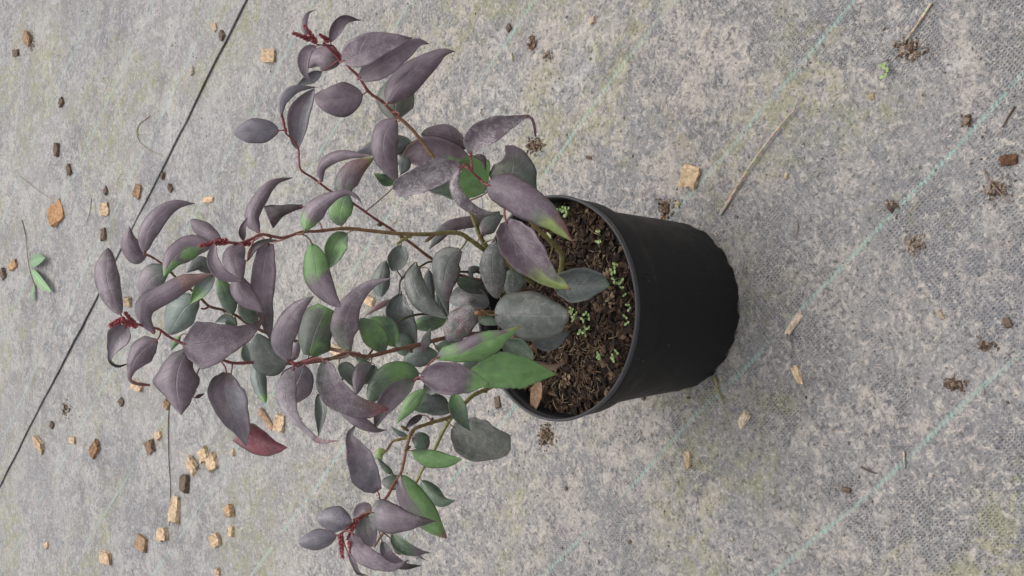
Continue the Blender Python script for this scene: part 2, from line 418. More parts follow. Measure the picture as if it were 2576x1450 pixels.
# ------------------------------------------------------------------ tubes
def tube(pts, rad, cols, n=7, cap=True, wob=0.0, rng=random):
    vs, fs, cs = [], [], []; m = len(pts)
    ref = Vector((.3, .5, .8))
    for i, p in enumerate(pts):
        d = (pts[min(i + 1, m - 1)] - pts[max(i - 1, 0)]).normalized()
        a = d.cross(ref)
        if a.length < .05: a = d.cross(Vector((1, 0, 0)))
        a.normalize(); b = d.cross(a)
        for k in range(n):
            q = 2 * math.pi * k / n; r = rad[i] * (1 + wob * rng.uniform(-1, 1))
            vs.append(p + a * (r * math.cos(q)) + b * (r * math.sin(q))); cs.append(cols[i])
    for i in range(m - 1):
        for k in range(n):
            fs.append((i * n + k, i * n + (k + 1) % n, (i + 1) * n + (k + 1) % n, (i + 1) * n + k))
    if cap:
        fs.append(tuple(range(n))[::-1]); fs.append(tuple(range((m - 1) * n, m * n)))
    return vs, fs, cs
def merge(lst):
    V, F, C = [], [], []
    for vs, fs, cs in lst:
        b = len(V); V += list(vs); C += list(cs); F += [tuple(i + b for i in f) for f in fs]
    return V, F, C

# ------------------------------------------------------------------ the shrub
CM = {'P': (.172, .118, .147), 'B': (.160, .144, .176), 'D': (.062, .038, .042), 'R': (.24, .040, .058), 'K': (.22, .105, .090),
      'G': (.170, .350, .095), 'g': (.078, .142, .075), 'y': (.125, .145, .122), 'T': (.180, .235, .205), 'Y': (.30, .38, .08),
      'O': (.36, .11, .03), 'N': (.30, .19, .12), 'L': (.235, .19, .215), 'M': (.135, .150, .110), 'b': (.085, .108, .098)}
REG = {'1': (1199.7, 442, .4573), '2': (568.2, 0, .3484), '3': (189.4, 442, .3485), '4': (378.8, 694.5, .3485), '5': (884, 631.4, .3485),
       '6': (694.5, 947, .3465), '7': (757.7, 252.6, .3483), 'd': (0, 0, 1)}
def px(reg, p): o = REG[reg]; return (o[0] + o[2] * p[0], o[1] + o[2] * p[1])

shrub = empty('shrub', on_z(1385, 770, SOIL)); tag(shrub, 'purple and green leaved shrub growing in the black pot', 'shrub')
STEMPTS = []
RED, BRN, GRN = (.27, .075, .075), (.20, .105, .065), (.26, .25, .085)
def stem(pts, r0, r1, c0, c1, name='stem', n=None):
    """pts from the soil upwards, (x, y, Y in cm or 's' for the compost surface)"""
    P3 = []
    for x, y, Y in pts:
        P3.append(on_z(x, y, SOIL - .002) if Y == 's' else on_y(x, y, Y / 100.0))
    n = n or 8 * len(P3)
    Q = [Vector(q) for q in catmull3(P3, n)]
    rng = random.Random(len(STEMPTS))
    rad, cols = [], []
    for i in range(n + 1):
        t = i / n; k = 1 + .22 * max(0, math.sin(i * 1.05)) ** 6
        rad.append(lerp(r0 * .82, r1 * .68, t ** .7) * k); m = rng.uniform(.85, 1.12)
        cc = [lerp(a, b, smooth01(t ** 1.6 * 1.05)) * m for a, b in zip(c0, c1)]; cols.append(cc)
        STEMPTS.append((Q[i], cc, rad[-1]))
    vs, fs, cs = tube(Q, rad, cols, 9, wob=.05, rng=rng)
    # pale side: sun-bleached green underside blotches
    o = mesh_obj(name, vs, fs, MSTEM, shrub, cols=cs)
    return o
def catmull3(P, n):
    out = []; m = len(P) - 1; seg = [0]
    for i in range(m): seg.append(seg[-1] + max(1e-6, (P[i] - P[i + 1]).length))
    for k in range(n + 1):
        s = seg[-1] * k / n; i = 0
        while i < m - 1 and seg[i + 1] < s: i += 1
        t = max(0, min(1, (s - seg[i]) / (seg[i + 1] - seg[i])))
        p1, p2 = P[i], P[i + 1]; p0 = P[i - 1] if i else 2 * p1 - p2; p3 = P[i + 2] if i + 2 <= m else 2 * p2 - p1
        out.append(.5 * (2 * p1 + (p2 - p0) * t + (2 * p0 - 5 * p1 + 4 * p2 - p3) * t * t + (3 * p1 - p0 - 3 * p2 + p3) * t ** 3))
    return out
S_ = stem
# tall shoot leaning to the right
S_([(1350, 700, 's'), (1300, 668, 2.2), (1224, 620, 1.5), (1195, 560, 1.0), (1181, 530, 1.0), (1130, 455, 1.5), (1090, 395, 2.0), (1050, 342, 2.2), (1022, 312, 2.4), (993, 288, 2.6), (960, 255, 2.8), (928, 232, 3.0), (903, 194, 3.2), (880, 172, 3.4), (861, 146, 3.6), (836, 115, 3.8)], .0029, .0013, GRN, RED)
# stem in front with the dusty leaves
S_([(1411, 690, 's'), (1414, 655, -1.5), (1405, 628, -2.0), (1362, 586, -3.0), (1310, 535, -3.6), (1262, 500, -4.0), (1222, 464, -4.2), (1190, 436, -4.2), (1178, 424, -4.2)], .0030, .0011, GRN, RED)
S_([(1188, 428, -4.2), (1186, 405, -4.3), (1183, 392, -4.4)], .0010, .0008, RED, RED, 'twig')
S_([(1190, 434, -4.2), (1172, 412, -4.4), (1160, 425, -4.6)], .0009, .0008, RED, RED, 'twig')
# thin stem behind
S_([(1345, 735, 's'), (1250, 715, 3.0), (1150, 690, 3.6), (1081, 648, 4.0), (1035, 613, 4.2), (988, 580, 4.2), (935, 545, 4.2), (892, 515, 4.2), (831, 481, 4.0), (790, 450, 3.8), (757, 428, 3.6), (752, 400, 3.6), (750, 374, 3.6), (735, 350, 3.5), (718, 334, 3.4), (714, 305, 3.4), (709, 288, 3.4)], .0021, .0009, BRN, RED)
# main green stem
S_([(1345, 715, 's'), (1290, 672, .8), (1224, 633, .3), (1182, 603, .0), (1148, 586, -.3), (1070, 590, -.6), (1000, 588, -.8), (930, 581, -1.0), (870, 575, -1.2), (800, 582, -1.3), (760, 584, -1.4), (716, 598, -1.5), (690, 596, -1.6), (657, 590, -1.8), (632, 602, -2.0), (600, 612, -2.2), (565, 608, -2.4)], .0030, .0011, GRN, RED)
S_([(1035, 592, -.7), (1012, 605, -.6), (998, 615, -.5)], .0016, .0012, GRN, GRN, 'twig')
# left stems: leader and second leader
S_([(1335, 830, 's'), (1250, 838, 1.2), (1180, 842, .6), (1124, 850, .2), (1093, 857, .0), (1034, 872, -.3), (988, 882, -.5), (922, 897, -.8), (874, 890, -.8), (832, 903, -.6), (780, 912, .2), (720, 915, .8), (646, 912, 1.2), (590, 914, 1.0), (555, 904, .6), (510, 888, .2), (458, 864, -.2), (426, 848, -.5), (398, 828, -.8), (365, 822, -1.0), (335, 812, -1.2)], .0029, .0010, BRN, RED)
S_([(840, 900, -.6), (811, 905, -1.6), (782, 901, -2.4), (764, 913, -2.8), (748, 922, -3.0), (735, 910, -3.1), (728, 906, -3.2)], .0012, .0009, BRN, RED, 'twig')
S_([(905, 893, -.8), (850, 882, 1.5), (760, 862, 2.6), (690, 845, 3.0), (628, 818, 3.2), (594, 794, 3.2), (560, 780, 3.2), (527, 771, 3.2), (503, 749, 3.2), (470, 720, 3.1), (440, 696, 3.0), (412, 668, 2.8), (390, 652, 2.7), (371, 641, 2.6)], .0018, .0009, BRN, BRN)
S_([(527, 771, 3.2), (516, 777, 3.2), (506, 777, 3.2)], .0009, .0008, RED, RED, 'twig')
# lower (left leaning) stem
S_([(1345, 900, 's'), (1290, 945, 1.8), (1232, 976, 1.2), (1190, 996, .8), (1160, 1025, .4), (1138, 1047, .2), (1083, 1065, -.3), (1050, 1076, -.5), (1034, 1090, -.8), (1022, 1131, -1.2), (1014, 1170, -1.5), (1007, 1195, -1.7), (989, 1221, -2.0), (972, 1252, -2.3), (934, 1288, -2.7), (900, 1306, -3.0), (875, 1330, -3.2), (855, 1345, -3.3)], .0027, .0011, GRN, RED)
S_([(1142, 1043, .3), (1128, 1062, .8), (1110, 1095, 1.2), (1093, 1131, 1.5), (1062, 1183, 1.8), (1050, 1208, 2.0), (1025, 1250, 2.0), (990, 1305, 2.0), (958, 1350, 2.0), (941, 1377, 2.0)], .0019, .0011, GRN, BRN)
S_([(1040, 1082, -.7), (1031, 1099, .4), (1005, 1106, .9), (989, 1110, 1.2), (980, 1122, 1.3), (972, 1134, 1.4)], .0016, .0013, GRN, BRN, 'twig')
# short twiggy growth in the middle
S_([(1340, 770, 's'), (1260, 740, 3.0), (1190, 720, 3.4), (1140, 690, 3.4), (1090, 660, 3.6), (1062, 668, 3.5), (1030, 690, 3.4), (1008, 705, 3.2), (1005, 735, 3.2)], .0018, .0009, (.06, .07, .035), (.08, .09, .04))
S_([(1260, 742, 3.0), (1215, 690, 2.6), (1180, 685, 2.6), (1150, 684, 2.6)], .0018, .0012, (.05, .06, .03), (.05, .06, .03), 'twig')
S_([(1345, 800, 's'), (1260, 812, 2.0), (1150, 800, 1.6), (1090, 790, 1.4), (1020, 800, 1.6), (960, 850, 1.8), (900, 930, 2.2), (850, 960, 2.4)], .0016, .0010, (.06, .06, .035), (.07, .06, .035))
S_([(1350, 880, 's'), (1240, 950, -.4), (1150, 975, -2.0), (1080, 962, -3.6), (1055, 953, -4.4), (1042, 957, -4.8)], .0018, .0009, GRN, RED)
# pruned stub
S_([(1330, 790, 's'), (1295, 793, -.2), (1262, 791, -1.6)], .0026, .0024, BRN, (.20, .11, .06))
S_([(1262, 791, -1.6), (1240, 789, -2.2), (1199, 788, -3.2)], .0026, .0025, (.20, .11, .06), (.34, .18, .09), 'pruned_stub')

LEAVES = []
def parse(s):
    out = []
    for q in s.split():
        out.append((float(q[:-1]) if len(q) > 1 else 0.0, CM[q[-1]]))
    return out
def colat(st, t):
    if t <= st[0][0]: return st[0][1]
    for (a, ca), (b, cb) in zip(st, st[1:]):
        if t <= b:
            k = smooth01((t - a) / max(1e-6, b - a)); return tuple(lerp(x, y, k) for x, y in zip(ca, cb))
    return st[-1][1]
def wprof(t, p, k):
    if t < p: return max(0.0, math.sin(math.pi / 2 * t / p)) ** .62
    return max(0.0, math.cos(math.pi / 2 * (t - p) / (1 - p))) ** k
NTL, NSL = 26, 5
def leaf(reg, mid, wd, y, st='P', p=.36, k=1.15, dust=.12, cr=None, tilt=None, fold=None, curl=None, under='K', label=None, noise_t=.10, serr=0.0, name='leaf'):
    idx = len(LEAVES); rng = random.Random(1000 + idx)
    sc = REG[reg][2]; mp = [px(reg, q) for q in mid]; C = catmull(mp, NTL)
    Lpx = sum(math.dist(a, b) for a, b in zip(C, C[1:]))
    base = on_y(*mp[0], y / 100.0); D0 = depth_of(base); Lm = Lpx / FPX * D0
    tilt = rng.uniform(-.32, .38) if tilt is None else tilt
    fold = rng.choice((rng.uniform(-.75, -.25), rng.uniform(.2, .7), rng.uniform(.35, .9))) if fold is None else fold
    arch = rng.uniform(.05, .17) if curl is None else curl
    stops = parse(st); stops_r = parse(cr) if cr else stops; us = CM[under]
    top, cols, uvs, dst = [], [], [], []
    ph = rng.uniform(0, 6)
    for i in range(NTL + 1):
        t = i / NTL
        a, b = C[max(i - 1, 0)], C[min(i + 1, NTL)]
        dx, dy = b[0] - a[0], b[1] - a[1]; dl = math.hypot(dx, dy) or 1; nx, ny = -dy / dl, dx / dl      # right-hand side in the picture
        if isinstance(wd[0], (tuple, list)):
            j = 0
            while j < len(wd) - 2 and wd[j + 1][0] < t: j += 1
            q = max(0, min(1, (t - wd[j][0]) / (wd[j + 1][0] - wd[j][0]))); q = q * q * (3 - 2 * q) * .5 + q * .5
            wl, wr = lerp(wd[j][1], wd[j + 1][1], q) * sc, lerp(wd[j][-1], wd[j + 1][-1], q) * sc
        else:
            f = wprof(t, p, k); wl, wr = wd[0] * sc * f, wd[-1] * sc * f
        wl = max(wl, .5); wr = max(wr, .5)
        dmid = Lm * (tilt * t * t + tilt * .4 * t - arch * math.sin(math.pi * t))
        for s in range(-NSL, NSL + 1):
            v = s / NSL; wpx = (wr if v > 0 else wl) * abs(v); wm = wpx / FPX * D0
            if serr and abs(s) == NSL: wpx *= 1 + serr * (1 if i % 2 else -1)
            sg = 1 if v > 0 else -1
            wave = .07 * abs(v) ** 2 * (wr + wl) / 2 / FPX * D0 * math.sin(ph + t * 9 + (1.7 if v > 0 else 0))
            wig = 1 + .035 * math.sin(ph * 2 + t * 13 + sg) * abs(v)
            X = C[i][0] + nx * sg * wpx * wig; Y_ = C[i][1] + ny * sg * wpx * wig
            d = D0 + dmid + fold * wm * (abs(v) * .6 + v * v * .5) + wave + .05 * wm * 0
            if abs(s) == 0: d += .035 * (wl + wr) / 2 / FPX * D0 * (1 - abs(2 * t - 1))
            q = at_depth(X, Y_, d)
            if q.z < SOIL + .006 and math.hypot(q.x, q.y) < RIM + .002:
                q = at_depth(X, Y_, depth_of(on_z(X, Y_, SOIL + .006)))
            top.append(q); uvs.append((t, (v + 1) / 2))
            tj = t + noise_t * (noise.noise((t * 4 + idx * 3.1, v * 1.8, 0)) + .5 * noise.noise((t * 11 + idx, v * 6, 1)))
            ca = colat(stops, tj); cb = colat(stops_r, tj); kk = smooth01((v + .12 + .25 * noise.noise((t * 6, v * 2, idx))) / .24)
            m = 1 + .30 * noise.noise((t * 3 + idx, v * 2.2, 4)) + .12 * noise.noise((t * 9 + idx, v * 7, 9))
            cols.append([lerp(a_, b_, kk) * m for a_, b_ in zip(ca, cb)]); dst.append(dust)
    W = 2 * NSL + 1; n = len(top)
    nor = [Vector((0, 0, 0)) for _ in top]; faces = []
    for i in range(NTL):
        for s in range(W - 1):
            a = i * W + s; f = (a, a + 1, a + W + 1, a + W); faces.append(f)
            nn = (top[f[1]] - top[f[0]]).cross(top[f[3]] - top[f[0]])
            for q in f: nor[q] += nn
    # face the upper side towards the light, which is also the side the picture shows
    tot = sum((nor[i].dot(-FWD) for i in range(n)))
    flip = tot < 0
    th = .00032
    bot = []
    for i, q in enumerate(top):
        nn = nor[i].normalized() if nor[i].length > 0 else -FWD
        if flip: nn = -nn
        bot.append(q - nn * th)
    vs = top + bot; fs = []
    for f in faces:
        g = f[::-1] if flip else f
        fs.append(g); fs.append(tuple(n + q for q in g[::-1]))
    ring = [s for s in range(W)] + [i * W + W - 1 for i in range(1, NTL + 1)] + [NTL * W + s for s in range(W - 2, -1, -1)] + [i * W for i in range(NTL - 1, 0, -1)]
    for a, b in zip(ring, ring[1:] + ring[:1]):
        fs.append((a, b, n + b, n + a) if flip else (b, a, n + a, n + b))
    cols2 = [[lerp(c[j], us[j], .6) for j in range(3)] for c in cols]
    o = mesh_obj(name, vs, fs, ML, shrub, cols=cols + cols2, attrs={'dust': dst + [0.0] * n}, uvs=uvs + uvs)
    if label: o['label'] = label
    LEAVES.append((o, top[NSL], top[W + NSL], Lm, stops[0][1], idx))
    return o
L = leaf
# --- tall shoot on the right of the plant
L('2', [(583, 262), (566, 175), (592, 100), (657, 68)], (24, 24), 3.8, 'P .7P 1D', k=1.5, p=.3)
L('2', [(755, 305), (795, 220), (860, 145), (975, 147)], (46, 40), 3.6, 'P .8P 1D', k=1.5, p=.42)
L('2', [(838, 445), (955, 395), (1150, 320), (1348, 275)], (128, 95), 2.4, 'P .9P 1D', p=.26, k=1.0, fold=-.1, dust=.25)
L('2', [(958, 572), (1090, 490), (1260, 385), (1385, 310), (1468, 318)], (92, 92), 2.6, 'P .9P 1D', p=.3, k=.95, fold=-.15)
L('2', [(1165, 752), (1245, 635), (1400, 498), (1560, 385), (1660, 372)], (104, 108), 2.0, 'P .9P 1D', p=.33, k=1.1)
L('2', [(1222, 868), (1222, 770), (1240, 650), (1265, 540)], (138, 138), 3.4, 'y .4M 1g', p=.45, k=.8)
L('2', [(990, 684), (850, 712), (740, 718), (632, 688)], (132, 118), 2.6, 'P 1P', p=.40, k=.78)
L('2', [(836, 440), (740, 425), (650, 430), (590, 492)], (90, 92), 4.2, 'D .4P 1P', p=.4, k=.8)
L('2', [(652, 335), (588, 372), (562, 455), (580, 545), (640, 606)], (40, 48), 3.9, 'P .8P 1D', p=.36, k=1.6)
L('2', [(690, 520), (600, 572), (508, 622)], (38, 38), 4.8, 'B 1b')
L('2', [(398, 838), (405, 725), (500, 640), (667, 630)], (30, 46), 3.0, 'B .7B 1D', p=.42, k=1.3)
L('2', [(512, 1078), (520, 950), (548, 800), (640, 640)], (88, 68), 3.8, 'B .6P 1D', p=.55, k=.9, cr='B 1B', fold=-.35)
L('2', [(386, 945), (220, 948), (54, 966)], (92, 94), 3.4, 'B 1B', p=.48, k=.72)
L('3', [(1326, 415), (1283, 290), (1345, 150), (1440, 50), (1570, 15)], [(0, 10, 8), (.12, 55, 38), (.3, 62, 55), (.5, 52, 52), (.7, 36, 36), (.85, 18, 16), (1, 2, 2)], 2.0, 'P .8P 1D')
L('2', [(1232, 862), (1150, 960), (1138, 1100), (1185, 1225), (1242, 1312)], (112, 92), .6, 'P .9P 1K', p=.33, k=.75)
L('2', [(690, 1315), (692, 1220), (760, 1150), (880, 1120), (1048, 1130)], [(0, 10, 10), (.15, 32, 28), (.35, 48, 40), (.55, 40, 40), (.8, 25, 22), (1, 2, 2)], 3.2, 'P .8P 1K')
L('7', [(325, 705), (322, 605), (400, 500), (530, 412)], (92, 78), 3.0, '0G .18M .35P .8K 1Y', p=.34, k=.95, tilt=.1)
L('7', [(290, 908), (278, 830), (300, 740), (335, 655)], (90, 88), .2, 'g .4G 1g', p=.5, k=.8)
L('7', [(28, 948), (62, 850), (165, 735), (320, 668), (405, 702), (442, 758)], [(0, 12, 12), (.12, 55, 65), (.28, 85, 78), (.45, 55, 55), (.65, 28, 26), (.85, 14, 14), (1, 2, 2)], -2.4, 'G .1G .2P .85P 1D', dust=.2)
L('3', [(1640, 222), (1500, 248), (1388, 298)], [(0, 15, 15), (.5, 40, 35), (.85, 75, 72), (1, 90, 88)], .6, 'D 1D', under='D')
# --- main green stem and its top
L('3', [(1213, 470), (1206, 390), (1240, 305)], (24, 24), 0.0, 'D .5P 1P', k=1.0)
L('3', [(496, 562), (516, 420), (595, 300), (720, 210), (864, 202)], (68, 78), 2.0, 'P .85P 1D', p=.34, k=1.05)
L('3', [(518, 580), (440, 555), (392, 470), (390, 366)], (86, 76), 3.4, 'P 1P', p=.32, k=1.0, dust=.15)
L('3', [(672, 690), (590, 715), (515, 780), (475, 872)], (96, 92), 3.8, 'g .25y .5L 1L', p=.4, k=.9, tilt=.15)
L('3', [(1052, 470), (950, 405), (830, 320)], (62, 58), -.6, 'P 1P', p=.5, k=.6)
L('3', [(990, 500), (850, 512), (715, 590), (640, 728)], (88, 92), -1.8, 'P .12P .4G .6P .8G 1G', cr='P .8P 1G', p=.45, k=.85, noise_t=.2)
L('3', [(990, 700), (900, 640), (800, 705)], (50, 62), 1.0, 'b 1y')
L('3', [(572, 1138), (505, 1040), (510, 935), (650, 850), (800, 770), (995, 708)], [(0, 14, 14), (.12, 45, 40), (.28, 72, 80), (.42, 72, 82), (.58, 72, 75), (.72, 62, 60), (.88, 28, 28), (1, 2, 2)], -1.6, 'P .64P .68K 1K', noise_t=.02, tilt=.05)
L('3', [(1002, 712), (925, 810), (825, 932)], (48, 60), .8, 'y .4T .7G 1G', p=.45)
L('3', [(328, 1010), (262, 860), (225, 720), (236, 520)], (92, 92), -1.2, 'P .75P 1D', p=.55, k=.62, dust=.3)
L('3', [(372, 1085), (300, 1180), (250, 1300), (258, 1352), (310, 1378), (375, 1360)], [(0, 15, 15), (.1, 75, 62), (.25, 82, 85), (.42, 55, 48), (.55, 24, 18), (.65, 10, 10), (.85, 8, 8), (1, 2, 2)], -.6, 'L .5L .7D 1D')
L('3', [(592, 1188), (500, 1250), (420, 1350), (392, 1462), (440, 1502), (540, 1514)], [(0, 15, 15), (.12, 80, 75), (.28, 100, 88), (.45, 72, 55), (.6, 30, 22), (.72, 12, 14), (.88, 12, 12), (1, 8, 8)], -.8, 'P .55P .75K 1R')
L('4', [(262, 535), (200, 670), (185, 820), (222, 1004)], [(0, 30, 30), (.15, 90, 90), (.38, 165, 130), (.52, 165, 180), (.7, 145, 85), (.85, 90, 45), (1, 4, 4)], -.2, 'D .3P 1P', p=.4)
L('4', [(322, 880), (350, 866), (388, 850)], (10, 12), .0, 'D 1D')
L('4', [(232, 490), (320, 495), (480, 470), (650, 415), (760, 355), (828, 284)], [(0, 25, 15), (.08, 115, 105), (.18, 170, 185), (.32, 148, 158), (.5, 98, 118), (.68, 52, 80), (.85, 18, 30), (1, 2, 2)], -1.2, 'P .72P .88D 1R', dust=.25)
L('4', [(548, 698), (535, 830), (585, 980), (650, 1110), (690, 1226)], [(0, 30, 30), (.1, 100, 95), (.25, 140, 125), (.45, 140, 115), (.62, 112, 88), (.8, 68, 52), (.93, 26, 22), (1, 3, 3)], -.6, 'D .12P .3B 1P', cr='D .3P 1B', fold=-.25, tilt=.1, label='twisted purple leaf blade above its crimson end')
L('4', [(640, 1110), (740, 1170), (850, 1225), (988, 1240)], [(0, 60, 90), (.2, 92, 105), (.42, 88, 98), (.65, 62, 82), (.85, 30, 42), (1, 3, 3)], -.2, 'K .35R 1R', tilt=0, label='crimson folded-over end of the twisted leaf')
L('4', [(992, 618), (945, 470), (995, 330), (1080, 215), (1182, 142)], (82, 98), -3.4, 'L .8P 1D', p=.36, k=.95, dust=.2)
L('4', [(1036, 662), (985, 780), (985, 900), (1040, 1030), (1140, 1132), (1220, 1195), (1352, 1190)], [(0, 8, 8), (.07, 45, 52), (.2, 80, 75), (.33, 72, 68), (.48, 42, 38), (.62, 24, 22), (.78, 24, 18), (.9, 16, 12), (1, 2, 2)], -3.6, 'L .62L .76P .8R 1R', dust=.4, noise_t=.03)
L('4', [(1110, 640), (1060, 760), (960, 945)], (125, 125), -1.0, 'B .5P 1P', p=.42, k=.75)
L('4', [(990, 628), (900, 600), (825, 520), (765, 415)], (150, 85), -.4, 'y .5y 1b', p=.4, k=.7)
L('4', [(765, 630), (720, 570), (685, 485)], (62, 62), 2.6, 'T 1T', k=.7, p=.5)
L('4', [(765, 640), (785, 780), (832, 924)], (58, 58), 2.2, 'T .7T .85G 1G', k=.8)
L('4', [(612, 362), (545, 310), (463, 335)], (36, 38), 2.6, 'g 1b')
L('4', [(352, 180), (240, 240), (130, 425)], (118, 118), 2.4, 'g .3T .7T 1y', p=.45, k=.7)
L('4', [(215, 430), (180, 480), (142, 545)], (25, 25), 2.0, 'G 1g')
L('3', [(1002, 488), (992, 610), (1055, 712), (1208, 767)], (48, 46), -3.4, 'P .9P 1D', p=.45, k=1.0)
L('3', [(1216, 503), (1150, 600), (1192, 760)], (82, 88), -2.6, 'P .6P 1D', p=.45, k=.6)
L('3', [(1170, 712), (1205, 850), (1358, 988)], (88, 75), -2.0, 'P .9P 1D', p=.4, k=.85)
L('3', [(1392, 487), (1362, 640), (1345, 850), (1385, 1040), (1408, 1190)], [(0, 40, 45), (.1, 66, 66), (.3, 92, 82), (.5, 95, 85), (.7, 58, 62), (.88, 30, 40), (1, 3, 3)], -1.5, 'P .5P .8D 1P', fold=-.2)
L('3', [(1243, 615), (1285, 525), (1370, 475), (1458, 467)], (22, 26), -.6, 'D 1D', p=.4)
L('3', [(1135, 1005), (1095, 880), (1030, 722)], (62, 72), 1.6, 'g .5g 1G', k=.8, p=.45)
L('3', [(1180, 925), (1260, 1010), (1340, 1110)], (55, 60), 1.8, 'M .5g 1y')
L('4', [(1140, 575), (1185, 410), (1270, 225)], [(0, 40, 60), (.2, 95, 140), (.5, 130, 130), (.8, 125, 85), (1, 70, 60)], 0.2, 'g .4y .8M 1G', cr='G .3g .6M 1G', noise_t=.25)
L('4', [(1000, 615), (1048, 540), (1062, 465)], (32, 38), -1.4, 'P 1P')
L('4', [(1442, 545), (1402, 420), (1412, 285), (1480, 165), (1585, 65), (1742, 15)], [(0, 12, 12), (.1, 70, 55), (.24, 108, 108), (.4, 92, 92), (.58, 62, 62), (.75, 38, 38), (.9, 14, 14), (1, 2, 2)], -2.4, 'G .12M .35P .9P 1R', cr='P 1P', dust=.3)
L('7', [(76, 1030), (98, 1150), (130, 1300), (210, 1420), (288, 1495)], (98, 98), -2.4, 'G .38G .52P 1P', p=.40, k=.78, noise_t=.08)
L('7', [(330, 962), (252, 1040), (206, 1210)], (85, 72), .2, 'g .4G 1g', p=.42, k=.8)
# --- clump around the dusty leaves
L('7', [(800, 300), (650, 330), (400, 372)], (82, 88), 3.6, 'b .5b 1B', p=.45)
L('7', [(735, 400), (745, 470), (715, 545)], (48, 48), 2.8, 'b 1b')
L('7', [(690, 560), (610, 572), (525, 530)], (48, 42), 2.2, 'G .5g 1G')
L('7', [(1242, 482), (1060, 405), (880, 368), (708, 400)], (150, 112), .6, '0G .25G .45P .8P 1D', cr='0P 1P', p=.5, k=.75, noise_t=.2)
L('7', [(1338, 640), (1220, 595), (1060, 610), (925, 655)], [(0, 30, 40), (.15, 100, 190), (.35, 130, 190), (.65, 115, 100), (.9, 40, 40), (1, 4, 4)], -.8, 'G .4G .7g 1y', noise_t=.15)
L('7', [(1195, 350), (1050, 260), (866, 242)], (92, 82), 1.6, 'D .5P 1D', p=.5, k=.6)
L('7', [(1158, 482), (1000, 515), (830, 588), (672, 660)], [(0, 30, 30), (.12, 78, 62), (.3, 96, 100), (.6, 92, 96), (.85, 72, 78), (.95, 52, 62), (1, 28, 30)], -3.6, 'P 1L', dust=1.0, noise_t=.2)
L('7', [(1226, 390), (1262, 285), (1385, 205), (1520, 150), (1640, 116), (1682, 170), (1692, 258)], [(0, 12, 12), (.1, 75, 62), (.25, 98, 92), (.42, 78, 82), (.6, 36, 48), (.7, 14, 18), (.8, 9, 9), (.95, 8, 8), (1, 3, 3)], -4.6, 'P .68P .74R 1R', dust=.75, noise_t=.03)
L('7', [(1248, 400), (1308, 425), (1334, 515)], (26, 22), -3.4, 'D 1D', under='D')
L('7', [(1480, 650), (1520, 520), (1525, 425), (1472, 326)], [(0, 100, 150), (.2, 150, 215), (.45, 150, 180), (.7, 90, 110), (.9, 20, 60), (1, 3, 3)], -2.2, 'G .2M .4M 1P', cr='g .5y 1P')
L('7', [(1345, 612), (1500, 655), (1680, 755), (1830, 878), (1968, 1028)], [(0, 30, 40), (.07, 88, 100), (.2, 125, 135), (.4, 112, 140), (.6, 88, 112), (.8, 48, 62), (.93, 16, 20), (1, 2, 2)], -5.2, 'P .6P .8K .93R 1R', cr='P .45P .6M .72Y .9Y 1R', dust=.15, noise_t=.04)
L('7', [(1146, 504), (1112, 600), (1158, 712), (1262, 790), (1410, 820)], (40, 52), -5.0, 'P .9P 1D', p=.4, k=1.15, dust=.7)
L('7', [(1478, 872), (1540, 1000), (1640, 1130), (1780, 1270), (1948, 1364)], [(0, 40, 40), (.08, 100, 100), (.25, 150, 142), (.45, 138, 128), (.65, 88, 88), (.85, 42, 48), (1, 2, 2)], -4.4, 'P .62P .8M .93Y 1O', cr='P .5P .75Y .93Y 1O', dust=.2, noise_t=.05)
L('7', [(1440, 828), (1250, 872), (1060, 925), (925, 1075)], [(0, 30, 30), (.3, 45, 45), (.6, 42, 48), (.8, 36, 50), (1, 4, 4)], 1.2, 'y .5P 1b')
L('7', [(1300, 965), (1375, 885), (1465, 828)], (62, 62), .2, 'P .5y 1b')
L('5', [(786, -8), (700, 80), (668, 220), (668, 320), (702, 475)], [(0, 20, 20), (.1, 62, 78), (.25, 105, 112), (.45, 98, 88), (.62, 72, 62), (.8, 30, 28), (1, 3, 3)], .2, 'y .3y .6P 1D', cr='y 1y', dust=.3, noise_t=.2)
L('5', [(1045, -70), (1015, 60), (1025, 200), (1055, 348)], (98, 90), -1.2, 'y 1y', p=.5, k=.65, dust=.5)
L('5', [(1160, 130), (1162, 230), (1150, 345)], (95, 85), -.6, 'g 1b', p=.45, dust=.4)
L('5', [(1034, 465), (1200, 462), (1400, 470), (1568, 462)], [(0, 40, 40), (.06, 105, 90), (.2, 160, 140), (.45, 178, 182), (.7, 145, 175), (.88, 90, 130), (1, 30, 40)], -3.6, 'y .8y 1M', dust=.25, tilt=-.1)
L('5', [(1290, 590), (1440, 630), (1582, 580)], (60, 95), -2.6, 'b 1b', dust=.2)
L('1', [(430, 590), (520, 602), (620, 602), (728, 605)], [(0, 25, 30), (.1, 62, 68), (.3, 92, 95), (.6, 90, 85), (.82, 72, 40), (.9, 55, 25), (.97, 20, 10), (1, 3, 3)], -3.2, 'b .8b .95g 1G', dust=.1, tilt=-.25)
L('5', [(616, 772), (780, 745), (900, 682), (1050, 622), (1222, 544)], [(0, 15, 15), (.08, 72, 30), (.25, 88, 65), (.45, 82, 122), (.65, 65, 108), (.85, 22, 42), (1, 2, 2)], -5.0, 'P .1G .35P .5P .62G .8P .93Y 1O', cr='G .9G .95Y 1O', noise_t=.06, dust=.1, serr=.02)
L('5', [(872, 900), (1050, 866), (1250, 868), (1482, 890)], [(0, 50, 70), (.15, 90, 110), (.38, 132, 135), (.6, 110, 125), (.8, 55, 70), (.92, 20, 28), (1, 2, 2)], -4.2, 'G 1G', noise_t=.05, dust=.05, serr=.035)
